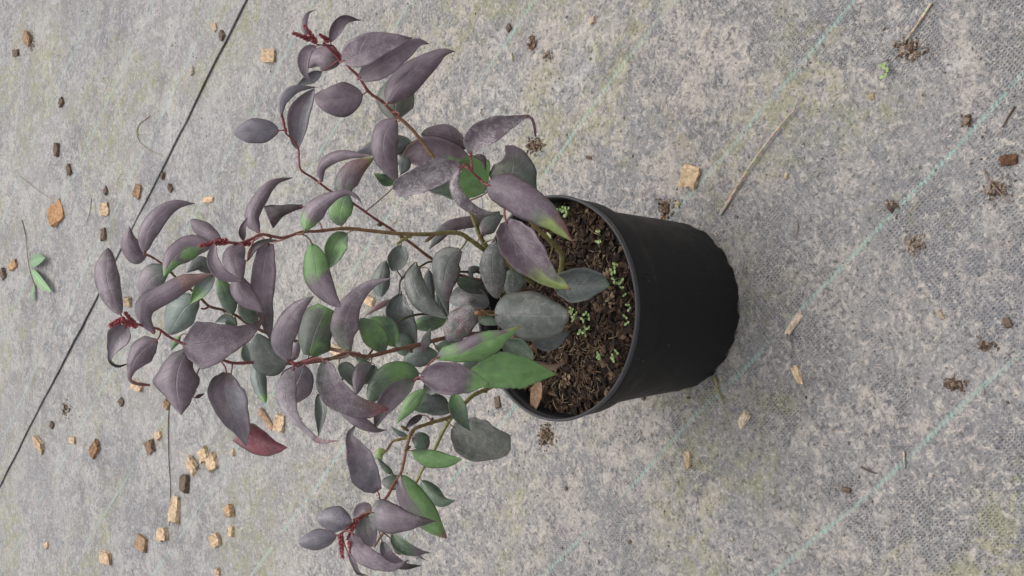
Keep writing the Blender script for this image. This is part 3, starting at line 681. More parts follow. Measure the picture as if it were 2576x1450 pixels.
L('5', [(500, 908), (650, 915), (800, 932), (994, 962)], [(0, 20, 20), (.08, 70, 62), (.25, 112, 112), (.5, 112, 118), (.72, 82, 88), (.9, 35, 32), (1, 4, 4)], -5.4, 'P .58P .72M .8G 1G', dust=.15, noise_t=.04)
L('5', [(492, 886), (340, 900), (200, 985), (125, 1095)], (130, 112), -1.4, 'g .3G .7g 1g', p=.42, k=.7)
L('5', [(452, 932), (330, 1030), (232, 1140), (163, 1292)], (66, 80), -3.2, 'M .5P 1D', p=.36, k=.95, noise_t=.2)
L('4', [(1252, 612), (1290, 740), (1380, 865), (1520, 945), (1722, 965)], [(0, 20, 20), (.08, 60, 62), (.22, 72, 110), (.4, 75, 125), (.6, 68, 98), (.8, 55, 68), (.93, 25, 22), (1, 2, 2)], -4.2, 'P .5P .8K 1R', cr='y .4P .7P 1R', dust=.3, noise_t=.05)
L('4', [(1350, 950), (1500, 1045), (1620, 1110), (1708, 1112)], (48, 48), -1.6, 'L .7P 1D', p=.4, k=1.2)
L('5', [(530, 998), (430, 1110), (325, 1252)], (48, 56), -.8, 'G 1G', p=.4)
L('5', [(712, 1165), (580, 1115), (446, 1142)], (70, 92), 0.2, 'y .5b 1g', p=.45, k=.7)
L('5', [(738, 1030), (765, 1130), (800, 1215), (858, 1302)], (62, 62), -1.6, 'G .5g 1g', p=.35)
L('5', [(142, 808), (62, 890), (30, 1045)], (55, 58), -.6, 'y .5P 1P')
# --- lower stem
L('6', [(1284, 365), (1400, 435), (1540, 480), (1704, 478)], [(0, 30, 25), (.08, 90, 85), (.25, 145, 150), (.5, 150, 155), (.75, 112, 122), (.92, 72, 92), (1, 45, 50)], -.6, 'y .5M 1M', dust=.25, tilt=-.1)
L('6', [(985, 538), (1080, 588), (1220, 612), (1348, 604)], (66, 66), -1.8, 'g .5G 1G', p=.42, k=.8, cr='G 1G')
L('6', [(985, 450), (1040, 470), (1092, 538)], (72, 60), 1.4, 'D .5g 1D', p=.5, k=.6)
L('6', [(738, 835), (650, 700), (575, 540), (542, 430), (578, 350)], [(0, 30, 30), (.1, 85, 62), (.28, 118, 98), (.5, 92, 100), (.7, 50, 62), (.85, 32, 14), (.93, 12, 10), (1, 2, 2)], -2.8, 'P .1B .8P 1D', dust=.2)
L('6', [(802, 545), (752, 560), (768, 645)], (28, 32), 1.6, 'Y 1G')
L('6', [(852, 718), (790, 660), (730, 585)], (24, 24), -.6, 'g 1b')
L('6', [(892, 762), (830, 768), (768, 762)], (60, 55), -1.0, 'g 1y', k=.6)
L('6', [(906, 712), (960, 850), (1055, 985), (1150, 1090), (1242, 1177)], (112, 105), -2.2, 'G .85G 1R', cr='P .25P .5M .8G 1R', p=.42, k=.85, noise_t=.12)
L('6', [(1058, 755), (1125, 842), (1210, 908), (1308, 903)], (62, 66), 1.6, 'g .6g 1g', p=.36)
L('6', [(688, 985), (800, 1020), (930, 1040), (1162, 1052)], [(0, 60, 45), (.06, 110, 80), (.18, 125, 112), (.38, 100, 115), (.6, 58, 82), (.8, 26, 38), (1, 2, 2)], -4.2, 'M .1L .6P .85D 1D', dust=.2, noise_t=.06)
L('6', [(692, 985), (630, 968), (562, 1025)], (40, 52), -2.0, 'P 1P', k=.7)
L('6', [(655, 1005), (660, 1120), (702, 1235)], (70, 85), -1.6, 'y 1P', p=.5, k=.6)
L('6', [(552, 1060), (420, 1040), (296, 1042)], (92, 100), -3.4, 'B 1B', p=.48, k=.62, dust=.2)
L('6', [(440, 1155), (300, 1188), (164, 1216)], (74, 78), -3.8, 'B 1B', p=.48, k=.62, dust=.2)
L('6', [(556, 1138), (600, 1260), (720, 1345), (850, 1385), (965, 1333)], [(0, 10, 10), (.12, 60, 55), (.3, 78, 78), (.5, 68, 62), (.7, 40, 40), (.88, 16, 16), (1, 2, 2)], -4.0, 'P .8P 1D', dust=.2)
L('6', [(768, 1198), (812, 1300), (920, 1375), (1052, 1376)], (42, 42), -1.8, 'b .3P 1D', p=.3)
L('6', [(842, 1148), (900, 1222), (1000, 1270), (1110, 1281)], (48, 52), 1.4, 'g .5g .8P 1P', p=.3)
L('6', [(850, 1210), (870, 1270), (918, 1304)], (14, 14), 1.8, 'g 1P')
L('6', [(960, 1270), (1020, 1300), (1096, 1340)], (16, 16), 1.8, 'y 1P')
L('6', [(525, 1290), (570, 1370), (600, 1430), (668, 1448)], (16, 20), -3.2, 'P 1D')
L('6', [(952, 432), (885, 412), (828, 358)], (18, 22), .6, 'T 1g')
L('6', [(1062, 282), (990, 330), (930, 388)], (24, 24), .6, 'D .6D 1P', under='D')
L('4', [(1212, 850), (1228, 970), (1212, 1160)], (40, 44), 2.6, 'T 1y', k=1.3)
# --- old foliage in the middle of the plant
L('7', [(722, 1048), (702, 1130), (658, 1232)], (70, 72), 3.4, 'T .5y 1b', p=.5, k=.65)
L('7', [(612, 1160), (582, 1290), (575, 1422)], (62, 74), 3.6, 'b .4y 1T', p=.6, k=.6)
L('5', [(472, 92), (450, 230), (520, 370), (695, 492)], (85, 78), 1.6, 'y .8y 1g', p=.4, k=.85, dust=.3)
L('5', [(362, 308), (330, 440), (395, 600), (465, 695)], (110, 88), 2.6, 'b .5b 1y', p=.45, k=.7)
L('5', [(302, 350), (200, 400), (92, 476)], (22, 22), 3.0, 'M .5K 1D')
L('5', [(310, 690), (250, 580), (128, 488)], (80, 90), .6, 'G .5g 1G', k=.7, p=.5)
L('4', [(1690, 552), (1620, 440), (1512, 308)], (85, 85), 0.0, 'g .5G 1g', k=.7, p=.5)
L('5', [(515, 722), (540, 640), (575, 552)], (34, 36), -.4, 'P .5y 1M')
L('5', [(625, 745), (500, 765), (372, 802)], (72, 78), -.6, 'g .5b 1g', p=.45, k=.6)
L('5', [(895, 415), (790, 520), (688, 645)], [(0, 40, 45), (.2, 85, 88), (.5, 105, 108), (.8, 82, 88), (1, 15, 15)], -1.8, 'M .3P .5K .7y 1P', dust=.6, noise_t=.4)
L('5', [(915, 498), (1000, 505), (1092, 532)], (32, 36), -2.2, 'g .7g 1G')
L('5', [(995, 395), (850, 330), (695, 352)], (92, 88), 1.6, 'b .5D 1b', p=.5, k=.6, dust=.3)
L('5', [(560, 138), (560, 262), (605, 405)], (42, 42), 2.2, 'b 1b')
L('5', [(925, 118), (860, 150), (885, 215)], (30, 28), 2.2, 'b 1b')
L('5', [(695, 496), (565, 525), (435, 545)], (55, 68), 1.0, 'G .5g 1G', p=.5, k=.7)
L('5', [(1085, 655), (1200, 712), (1312, 788)], (75, 90), -1.6, 'g 1g', p=.5, k=.6)
L('5', [(1290, 800), (1420, 838), (1548, 808)], (28, 38), -2.6, 'N 1N', under='N', label='dry brown withered leaf end')
L('4', [(1572, 618), (1505, 740), (1482, 860)], (62, 62), .4, 'M .5y 1P', k=.7)
L('4', [(1360, 640), (1430, 700), (1470, 800)], (60, 60), .8, 'g .5y 1g', k=.7)
L('4', [(1478, 590), (1540, 615), (1600, 655)], (22, 28), 1.0, 'g 1g')
L('5', [(640, 300), (640, 420), (700, 520)], (50, 60), 2.8, 'b 1g', k=.7)
L('5', [(760, 215), (850, 240), (1000, 300)], (45, 60), 2.4, 'g 1b', k=.7)
L('5', [(330, 600), (400, 700), (470, 760)], (75, 75), 1.8, 'b .5g 1b', k=.7)
L('5', [(170, 830), (130, 900), (90, 960)], (60, 60), 1.2, 'g 1b', k=.7)

L('5', [(905, 760), (760, 705), (600, 700)], (70, 75), .6, 'g .5b 1g', k=.7, p=.5)
L('5', [(930, 860), (900, 840), (800, 835)], (60, 60), -.4, 'b 1g', k=.7, p=.5)
L('5', [(640, 900), (600, 960), (520, 1040)], (60, 60), .2, 'g 1b', k=.7, p=.5)
# --- petioles: every leaf hangs on its stem
for o, b, b2, Lm, c, idx in LEAVES:
    dirv = (b2 - b).normalized(); best = None
    for q, sc_, sr in STEMPTS:
        d = (q - b).length
        if best is None or d < best[0]: best = (d, q, sc_, sr)
    d, q, sc_, sr = best
    c1 = b - dirv * min(.3 * d, .012); n = 8; pts = []
    for i in range(n + 1):
        t = i / n; u = 1 - t
        pts.append(q * (u ** 3) + (q.lerp(c1, .5)) * (3 * u * u * t) + c1 * (3 * u * t * t) + (b + dirv * .002) * (t ** 3))
    r0 = max(.00045, min(.0009, Lm * .013)); cc = [lerp(a, e, .65) for a, e in zip(sc_, RED)] if c[0] > c[1] else [lerp(a, e, .6) for a, e in zip(sc_, (.12, .10, .04))]
    vs, fs, cs = tube(pts, [r0 * lerp(1.15, .75, i / n) for i in range(n + 1)], [cc] * (n + 1), 6)
    mesh_obj('petiole', vs, fs, MSTEM, o, cols=cs)
    if d > .03: print('LONG PETIOLE', idx, round(d * 100, 1), 'cm', o.name)

# --- flower bud racemes
def raceme(reg, a, b, y, rad=.0016, n=9, name='bud_raceme'):
    rad *= 1.25
    rng = random.Random(int(a[0] * 7 + a[1]))
    p, q = on_y(*px(reg, a), y / 100), on_y(*px(reg, b), y / 100)
    parts = [tube([p, p.lerp(q, .5), q], [.0008, .0007, .0005], [RED] * 3, 6)]
    ax = (q - p).normalized(); s1 = ax.cross(Vector((.2, .9, .3))).normalized(); s2 = ax.cross(s1)
    for i in range(n):
        t = (i + .5) / n
        for k in range(4):
            an = 6.283 * k / 4 + i * .8 + rng.uniform(-.3, .3); r = rad * (1.05 - .45 * t)
            o_ = s1 * math.cos(an) + s2 * math.sin(an); c = p.lerp(q, t) + o_ * r * .65
            d = (o_ * .7 + ax).normalized(); u1 = d.cross(ax).normalized() if d.cross(ax).length > .01 else s1
            vs, fs, cs = [], [], []
            m = rng.uniform(.7, 1.25); blob(vs, fs, cs, c, d, u1, d.cross(u1), r * .75, r * .48, r * .48, (.36 * m, .075 * m, .085 * m), rng)
            parts.append((vs, fs, cs))
    V, F, C = merge(parts); mesh_obj(name, V, F, MBUD, shrub, cols=C)
raceme('2', (605, 285), (478, 238), 3.8); raceme('2', (655, 310), (562, 178), 3.8); raceme('2', (745, 300), (672, 248), 3.7, n=6)
raceme('2', (830, 430), (700, 305), 3.8, .0012, 10)
raceme('3', (350, 1035), (245, 1088), -1.2); raceme('3', (440, 1095), (358, 985), -1.1, .0014, 10); raceme('3', (400, 1075), (330, 1050), -1.2, .0014, 6)
raceme('3', (1098, 474), (893, 508), -2.5, .0017, 12); raceme('3', (1262, 490), (1188, 496), -2.0, .0014, 6)
raceme('6', (468, 1150), (482, 1322), -3.9, .0015, 12); raceme('6', (590, 1035), (515, 1190), -3.3, .0014, 11); raceme('6', (532, 1195), (536, 1288), -4.2, .0010, 7)
raceme('6', (640, 1015), (560, 1045), -3.1, .0012, 6); raceme('2', (435, 960), (402, 838), 3.3, .0010, 7)
for reg, a, b, y in (('5', (440, 735), (415, 708), -.3), ('7', (890, 1025), (960, 975), -.9), ('7', (545, 895), (580, 905), 4.2), ('6', (905, 360), (960, 395), -.6), ('6', (1480, 100), (1530, 115), 1.0), ('6', (930, 540), (975, 510), -1.3), ('4', (1560, 605), (1575, 580), -.9), ('6', (1140, 300), (1120, 335), .0), ('5', (560, 1255), (600, 1235), -.2)):
    p, q = on_y(*px(reg, a), y / 100), on_y(*px(reg, b), y / 100); ps = [p.lerp(q, i / 4) for i in range(5)]
    vs, fs, cs = tube(ps, [.0004, .0011, .0014, .0011, .0008], [(.16, .13, .05), (.17, .13, .05), (.18, .10, .05), (.17, .09, .05), (.16, .1, .05)], 7)
    mesh_obj('leaf_bud', vs, fs, MSTEM, shrub, cols=cs)

# ------------------------------------------------------------------ things lying about
LT, MDK, DKB = (.58, .42, .275), (.34, .215, .13), (.155, .112, .082)
def gpt(x, y, up=0.0):
    p = on_z(x, y, 0); s = p.dot(TN)
    z = lap(s, p.dot(TD), p.x, p.y) if s > SEAM + .004 else gh(p.x, p.y)
    return Vector((p.x, p.y, z + up))
def chip(cx, cy, wx, wy, ang, label, col=LT, name='wood_chip', cat='wood chip', group='pale wood chips scattered on the ground fabric', thick=None, seed=0, split=False):
    """px centre, length and width in px of the 2576 picture, ang = direction of the long side in the picture"""
    rng = random.Random(int(cx * 13 + cy)); c = gpt(cx, cy)
    a = R(ang); e = gpt(cx + math.cos(a) * wx / 2, cy + math.sin(a) * wx / 2) - gpt(cx - math.cos(a) * wx / 2, cy - math.sin(a) * wx / 2)
    f = gpt(cx - math.sin(a) * wy / 2, cy + math.cos(a) * wy / 2) - gpt(cx + math.sin(a) * wy / 2, cy - math.cos(a) * wy / 2)
    Lx, Wx = e.length, f.length; ux = e.normalized(); uz = (Vector((rng.gauss(0, .12), rng.gauss(0, .12), 1))).normalized(); ux = (ux - uz * ux.dot(uz)).normalized(); uy = uz.cross(ux)
    th = thick or max(.0016, min(.006, .42 * min(Lx, Wx)))
    bm = bmesh.new(); NX, NY, NZ = 4, 3, 2
    grid = {}
    for i in range(NX + 1):
        for j in range(NY + 1):
            for k in range(NZ + 1):
                if 0 < i < NX and 0 < j < NY and 0 < k < NZ: continue
                x, y, z = i / NX - .5, j / NY - .5, k / NZ
                en = 1 - .07 * (abs(x) * 2) ** 3; x2 = x * (1 + .12 * rng.uniform(-1, 1) * (abs(y) * 2)); y2 = y * en + .05 * rng.uniform(-1, 1)
                sh = .14 * z * rng.choice((-1, 1)) * abs(x) if abs(x) > .4 else 0
                p = c + ux * ((x2 + sh) * Lx) + uy * (y2 * Wx) + uz * (th * (z * (1 + .18 * rng.uniform(-1, 1)) - .12))
                grid[i, j, k] = bm.verts.new(p)
    def q(*ids):
        try: bm.faces.new([grid[t] for t in ids])
        except Exception: pass
    for i in range(NX):
        for j in range(NY):
            q((i, j, 0), (i, j + 1, 0), (i + 1, j + 1, 0), (i + 1, j, 0)); q((i, j, NZ), (i + 1, j, NZ), (i + 1, j + 1, NZ), (i, j + 1, NZ))
        for k in range(NZ):
            q((i, 0, k), (i + 1, 0, k), (i + 1, 0, k + 1), (i, 0, k + 1)); q((i, NY, k), (i, NY, k + 1), (i + 1, NY, k + 1), (i + 1, NY, k))
    for j in range(NY):
        for k in range(NZ):
            q((0, j, k), (0, j, k + 1), (0, j + 1, k + 1), (0, j + 1, k)); q((NX, j, k), (NX, j + 1, k), (NX, j + 1, k + 1), (NX, j, k + 1))
    bm.verts.index_update(); vs = [v.co.copy() for v in bm.verts]; fs = [[v.index for v in f_.verts] for f_ in bm.faces]; bm.free()
    cs = []
    for v in vs:
        g = noise.noise((v - c).dot(uy) * 900 * uy + ux * (v - c).dot(ux) * 90); m = 1 + .35 * g + rng.uniform(-.12, .1); cs.append([min(.8, a_ * m) for a_ in col])
    o = mesh_obj(name, vs, fs, MWOOD, smooth=False, cols=cs); tag(o, label, cat, group)
    return o
A0, B0 = .5007, 723.6
def r0(x, y): return (x * A0, y * A0)
def rb(x, y): return (x * A0, B0 + y * A0)
small = 'small pale wood chip on the grey fabric left of the seam line'
for (p, wx, wy, an, lab, col) in (
    (r0(145, 195), 26, 15, 105, 'orange wood chip beside the olive algae patch above the fabric seam', MDK),
    (r0(300, 1075), 46, 26, 75, 'chunky orange wood lump near the small green weed', (.46, .26, .13)),
    (r0(535, 1055), 30, 15, 85, 'slim orange wood chip beyond the fabric seam, beside a thin straw', LT),
    (r0(1050, 1005), 23, 15, 0, 'short orange chip between the curved purple leaf and the fabric seam', LT),
    (r0(70, 1335), 19, 15, 80, 'small round chip beside the green weed', (.46, .28, .15)),
    (r0(1095, 140), 18, 7, 80, 'thin splinter close beside the dark fabric seam', LT),
    (r0(980, 360), 18, 8, 80, 'tiny pale splinter touching the dark fabric seam', (.42, .36, .28)),
    (r0(705, 965), 34, 11, 100, 'tan sliver lying at the end of the dark seam', MDK),
    ((680, 143), 31, 28, 95, 'pale square wood chip below the red flower buds of the tall shoot', (.52, .38, .24)),
    (rb(203, 787), 27, 20, 100, 'pale chip lying right beside the fabric seam', LT),
    (rb(372, 765), 17, 12, 90, 'small square chip touching a green marker thread', LT),
    (rb(483, 810), 25, 22, 70, 'brown knobbly chip next to a green marker thread', (.30, .18, .10)),
    (rb(757, 797), 30, 17, 80, 'brown grey bark chip beside the thin dark twig', (.24, .16, .11)),
    (rb(797, 745), 17, 13, 80, 'small chip beside the upper end of the thin dark twig', LT),
    (rb(975, 893), 32, 21, 60, 'tilted pale chip, first of a close group of three', LT),
    (rb(1033, 840), 31, 18, 75, 'palest chip in a close group of three', (.58, .43, .27)),
    (rb(1075, 878), 35, 22, 75, 'largest chip in a close group of three', LT),
    (rb(1178, 828), 18, 7, 90, 'tiny splinter near the crimson leaf end', LT),
    (rb(822, 1240), 31, 21, 85, 'chip at the lower end of the thin dark twig', LT),
    (rb(1093, 1270), 31, 19, 80, 'pointed wood chip beside two smaller slivers', LT),
    (rb(1165, 1120), 30, 17, 80, 'narrow wood chip with a split end', (.44, .29, .17)),
    (rb(1170, 1228), 25, 10, 90, 'little upright sliver between two larger chips', LT),
    (rb(720, 1285), 25, 22, 40, 'brown topped chip with a frayed dark edge', (.36, .24, .15)),
    (rb(540, 1355), 25, 22, 20, 'rounded pale chip on the clean grey fabric', LT),
    (rb(238, 1297), 13, 9, 80, 'tiny chip by the chalky patch near the seam', LT),
    (rb(1100, 1430), 20, 10, 80, 'small narrow chip on bare fabric beyond the pointed wood chip', LT),
    (rb(690, 495), 25, 20, 20, 'pale chip tucked under the folded purple leaf', LT),
    (rb(840, 585), 15, 13, 60, 'small chip at the upper end of the thin dark twig', MDK),
    (rb(1352, 665), 58, 11, 58, 'long tan splinter behind the twisted purple leaf', (.36, .24, .15)),
    (rb(1418, 680), 42, 17, 95, 'forked pale chip beside the long tan splinter', LT),
    (rb(655, 70), 24, 11, 90, 'small chip between the red buds and the rolled leaf', (.40, .30, .2)),
    ((937, 757), 22, 18, 30, 'bright chip seen through the middle of the shrub', LT),
    ((855, 882), 34, 18, 30, 'bright pale chip glimpsed beneath the brown stem', (.55, .42, .28)),
    ((1741, 445), 52, 36, 105, 'large grooved wood chip standing out on the fabric beside the pot', (.60, .44, .28)),
    ((1494, 52), 17, 13, 80, 'pinkish chip on the algae stained fabric', (.48, .36, .27)),
    ((1707, 512), 10, 7, 30, 'tiny yellow chip beside the dark bark lump', (.50, .38, .2)),
    ((2006, 943), 45, 15, 68, 'straight edged pale chip in front of the pot', (.66, .49, .31)),
    ((1873, 1054), 40, 20, 125, 'short pale chip with a dark streak near the grass blade', (.66, .54, .39)),
    ((1730, 1158), 36, 14, 88, 'tan striped chip beside a green marker thread', (.48, .37, .25)),
    ((2367, 792), 24, 9, 60, 'thin tan flake on the bare weave', (.42, .32, .22)),
    ((2194, 243), 16, 11, 95, 'small tan flake in the mossy debris', (.42, .31, .19)),
    ((1981, 443), 16, 7, 110, 'tiny pale splinter beside the long straw', (.55, .44, .28)),
    ((1837, 1358), 11, 5, 50, 'tiny pale crumb of wood near the green marker thread', (.55, .46, .35))):
    chip(p[0], p[1], wx, wy, an, lab, col)
ob = chip(*rb(885, 1118), 64, 19, 92, 'long pale split wood chip beside the thin dark twig', (.56, .42, .27))
chip(*rb(899, 1105), 40, 6, 96, 'narrow strip leaning against the long split chip', (.50, .36, .22))
chip(1999, 814, 62, 15, 122, 'gnarled greyish wood chip in front of the pot foot', (.58, .46, .35))
# dark bark bits
for (p, wx, wy, an, lab) in ((r0(320, 515), 14, 9, 120, 'dark bark crumb on the far grey fabric'), (r0(300, 755), 32, 9, 95, 'long dark bark sliver on the far fabric'), (r0(357, 855), 24, 8, 80, 'dark bark sliver beside a green thread'),
    (r0(540, 960), 16, 7, 70, 'small dark bark sliver beside the slim orange chip'), (r0(825, 885), 16, 8, 100, 'dark bark crumb close to the end of the seam'), (r0(865, 945), 15, 9, 70, 'dark crumb near the curved purple leaf'),
    (r0(1132, 182), 15, 12, 60, 'dark crumb sitting on the seam'), (r0(530, 1180), 28, 9, 85, 'brown bark sliver near the single purple leaf'), (r0(85, 268), 16, 12, 90, 'dark crumb on the olive algae patch'), (r0(18, 1375), 22, 10, 80, 'dark bark piece beside the green weed'),
    (rb(937, 985), 44, 17, 92, 'curled dark brown bark flake'), (rb(610, 575), 13, 9, 60, 'dark crumb near the folded purple leaf'), (rb(268, 690), 10, 8, 60, 'dark crumb between the seam and the soil clump'),
    ((2539, 403), 42, 26, 170, 'smooth dark brown bark nugget'), ((2535, 812), 24, 18, 60, 'dark brown bark crumb with a tan edge'), ((2126, 1233), 22, 13, 10, 'small brown bark piece by the green thread'),
    ((1283, 71), 14, 12, 60, 'dark square crumb beyond the tall shoot'), ((1486, 397), 12, 8, 20, 'dark crumb on the algae stained fabric by the pot'), ((1252, 1013), 28, 11, 80, 'dark brown bark sliver beside the pot rim'),
    ((1619, 1000), 13, 8, 60, 'dark crumb below the pot collar'), ((1733, 1001), 7, 6, 0, 'tiny dark crumb beside the grass blade'), ((1425, 1229), 9, 5, 60, 'tiny dark crumb on the pale fabric'), ((1581, 1364), 8, 7, 60, 'tiny dark crumb near the faded thread')):
    chip(p[0], p[1], wx, wy, an, lab, DKB if p[0] != 2539 else (.11, .055, .03), 'bark_piece', 'bark piece', 'dark bark bits on the ground fabric')

# clumps of soil and rotted bark
def clump(cx, cy, rx, ry, label, cols, n=60):
    rng = random.Random(int(cx + cy * 3)); vs, fs, cs = [], [], []; sc = (gpt(cx + 1, cy) - gpt(cx, cy)).length; sy = (gpt(cx, cy + 1) - gpt(cx, cy)).length
    for i in range(n):
        dx, dy = rng.gauss(0, .5) * rx, rng.gauss(0, .5) * ry
        k = max(0, 1 - math.hypot(dx / rx, dy / ry)); s = rng.uniform(.0007, .0020) * (.6 + .8 * k)
        p = gpt(cx + dx, cy + dy, s * .25 + .0022 * k * rng.random()); ax, ay, az = rand_axes(rng, .8)
        blob(vs, fs, cs, p, ax, ay, az, s * rng.uniform(1, 1.7), s, s * .7, rng.choice(cols), rng)
    o = mesh_obj('soil_clump', vs, fs, MSOIL, smooth=False, cols=cs); tag(o, label, 'soil clump', 'clumps of soil and rotted bark on the ground fabric')
BRS = [(.15, .10, .07), (.20, .135, .095), (.10, .068, .05), (.26, .19, .14)]
GRS = [(.30, .24, .19), (.36, .29, .23), (.22, .17, .13)]
for a in ((1346, 367, 26, 24, 'dark olive brown soil clump beside the grey green leaf', BRS + [(.16, .13, .06)], 80), (1343, 112, 14, 26, 'rusty brown crumbly clump beyond the tall shoot', BRS + [(.25, .14, .07)], 45),
          (1381, 140, 14, 16, 'tan crumbly clump next to the rusty one', GRS, 25), (2299, 613, 32, 30, 'pale tan clod on the bare woven fabric', GRS, 90), (2241, 520, 18, 16, 'pinkish brown smear of soil on a green thread', GRS + BRS, 30),
          (2437, 305, 18, 18, 'brown crumbs beside the broken green thread', BRS, 30), (2505, 478, 34, 26, 'brown leaf mould clump with thin twigs', BRS + GRS, 70), (2290, 128, 46, 30, 'scattered bark debris at the foot of the short straw', BRS + GRS, 110),
          (2402, 969, 28, 18, 'dark red brown bark mulch clump', BRS, 70), (1373, 1096, 24, 32, 'loose brown bark clump beside the pot rim', BRS, 95), (1675, 529, 24, 28, 'dark bark lump with an orange edge beside the pot', BRS + [(.30, .17, .08)], 70),
          (168, 1027, 16, 26, 'crumbly brown soil clump beside the seam', BRS + GRS, 60), (80, 105, 12, 34, 'brown soil smear in the far corner', GRS + BRS, 40), (2478, 870, 24, 14, 'scattered brown crumbs on the bare weave', BRS, 30)): clump(*a)

# straws, twigs and blades
def stalk(pts, r, col, label, name, cat, up=.0012, taper=.6):
    P = [gpt(x, y, up if i not in (0,) else r) for i, (x, y) in enumerate(pts)]; n = 8 * len(P); Q = catmull3(P, n); rng = random.Random(len(label))
    cols = [[c * rng.uniform(.8, 1.15) for c in col] for _ in Q]
    vs, fs, cs = tube(Q, [r * lerp(1, taper, i / n) for i in range(n + 1)], cols, 6, wob=.12, rng=rng)
    tag(mesh_obj(name, vs, fs, MWOOD, cols=cs), label, cat)
stalk([(1815, 541), (1890, 425), (1960, 330), (2002, 281), (2010, 262), (2024, 232)], .0012, (.50, .41, .31), 'long dry straw stem with a broken head lying beside the pot', 'straw', 'straw', .003)
stalk([(2347, 8), (2318, 55), (2284, 103)], .0011, (.55, .46, .33), 'short pale straw above the bark debris', 'straw', 'straw', .002)
stalk([(1799, 947), (1812, 985), (1827, 1020)], .0013, (.36, .32, .14), 'short yellow green grass blade beside the pot foot', 'straw', 'grass blade', .0018, .3)
stalk([(425, 1020), (423, 1085), (426, 1160), (430, 1230), (426, 1322)], .0007, (.10, .07, .06), 'long thin dark twig lying on the fabric', 'twig', 'twig')
stalk([(380, 292), (352, 320), (356, 356), (386, 380), (425, 396)], .0008, (.40, .33, .25), 'thin curved grass stem bent in a hook near the seam', 'straw', 'grass stem')
stalk([(47, 440), (110, 485), (170, 521)], .0006, (.42, .35, .27), 'hair thin straw pointing at the orange lump', 'straw', 'straw')
stalk([(231, 500), (228, 535), (216, 571)], .0006, (.36, .28, .2), 'thin bent straw beside the slim orange chip', 'straw', 'straw')
stalk([(2554, 268), (2540, 292), (2524, 322)], .0008, (.12, .08, .06), 'short dark twig near the broken green thread', 'twig', 'twig')
stalk([(2478, 430), (2500, 460), (2545, 512)], .0007, (.28, .2, .15), 'thin twig across the leaf mould clump', 'twig', 'twig', .004)
stalk([(2164, 1176), (2182, 1184), (2204, 1192)], .0007, (.13, .1, .08), 'short dark twig in front of the pot', 'twig', 'twig')
stalk([(2273, 1137), (2275, 1155), (2277, 1176)], .0010, (.55, .46, .36), 'short pale straw on the green thread', 'straw', 'straw')
stalk([(2007, 560), (2010, 580), (2002, 600)], .0006, (.30, .2, .15), 'thin brown stalk on the bare weave', 'twig', 'twig')
stalk([(1290, 136), (1293, 145), (1294, 156)], .0008, (.55, .48, .28), 'tiny yellow straw beyond the tall shoot', 'straw', 'straw')
stalk([(1611, 1099), (1606, 1106), (1602, 1112)], .0007, (.5, .48, .4), 'tiny pale straw on the algae patch', 'straw', 'straw')

# small weed on the far fabric
wd = empty('weed', gpt(85, 700)); tag(wd, 'small green broad leaved weed lying on the far grey fabric', 'weed')
def flat_leaf(parent, b, t, w, col, lift, name='leaf', rise=None, n=10):
    vs, fs, cs = [], [], []; side = (t - b).cross(Vector((0, 0, 1))).normalized()
    for i in range(n + 1):
        q = i / n; c = b.lerp(t, q) + Vector((0, 0, lift * math.sin(q * 2.4)))
        ww = w * wprof(q, .45, .7)
        for s in (-1, -.5, 0, .5, 1):
            vs.append(c + side * (ww * s) + Vector((0, 0, -ww * .18 * (1 - abs(s)) ))); m = 1.25 if s == 0 else 1; cs.append([x * m for x in col])
    for i in range(n):
        for s in range(4): a = i * 5 + s; fs.append((a, a + 1, a + 6, a + 5))
    m0 = len(vs); vs += [v - Vector((0, 0, .0003)) for v in vs]; cs += cs; fs += [tuple(m0 + i for i in f[::-1]) for f in fs]
    return mesh_obj(name, vs, fs, MGREEN, parent, cols=cs)
vs, fs, cs = tube(catmull3([gpt(58, 555, .001), gpt(70, 600, .002), gpt(78, 650, .004), gpt(86, 690, .004), gpt(94, 724, .002)], 20), [.0009] * 21, [(.26, .2, .12)] * 21, 6); mesh_obj('stem', vs, fs, MSTEM, wd, cols=cs)
flat_leaf(wd, gpt(82, 662, .003), gpt(130, 650, .006), .0095, (.16, .27, .14), .006); flat_leaf(wd, gpt(86, 680, .003), gpt(146, 735, .004), .009, (.20, .32, .16), .006); flat_leaf(wd, gpt(92, 715, .002), gpt(92, 760, .003), .005, (.17, .28, .14), .004)

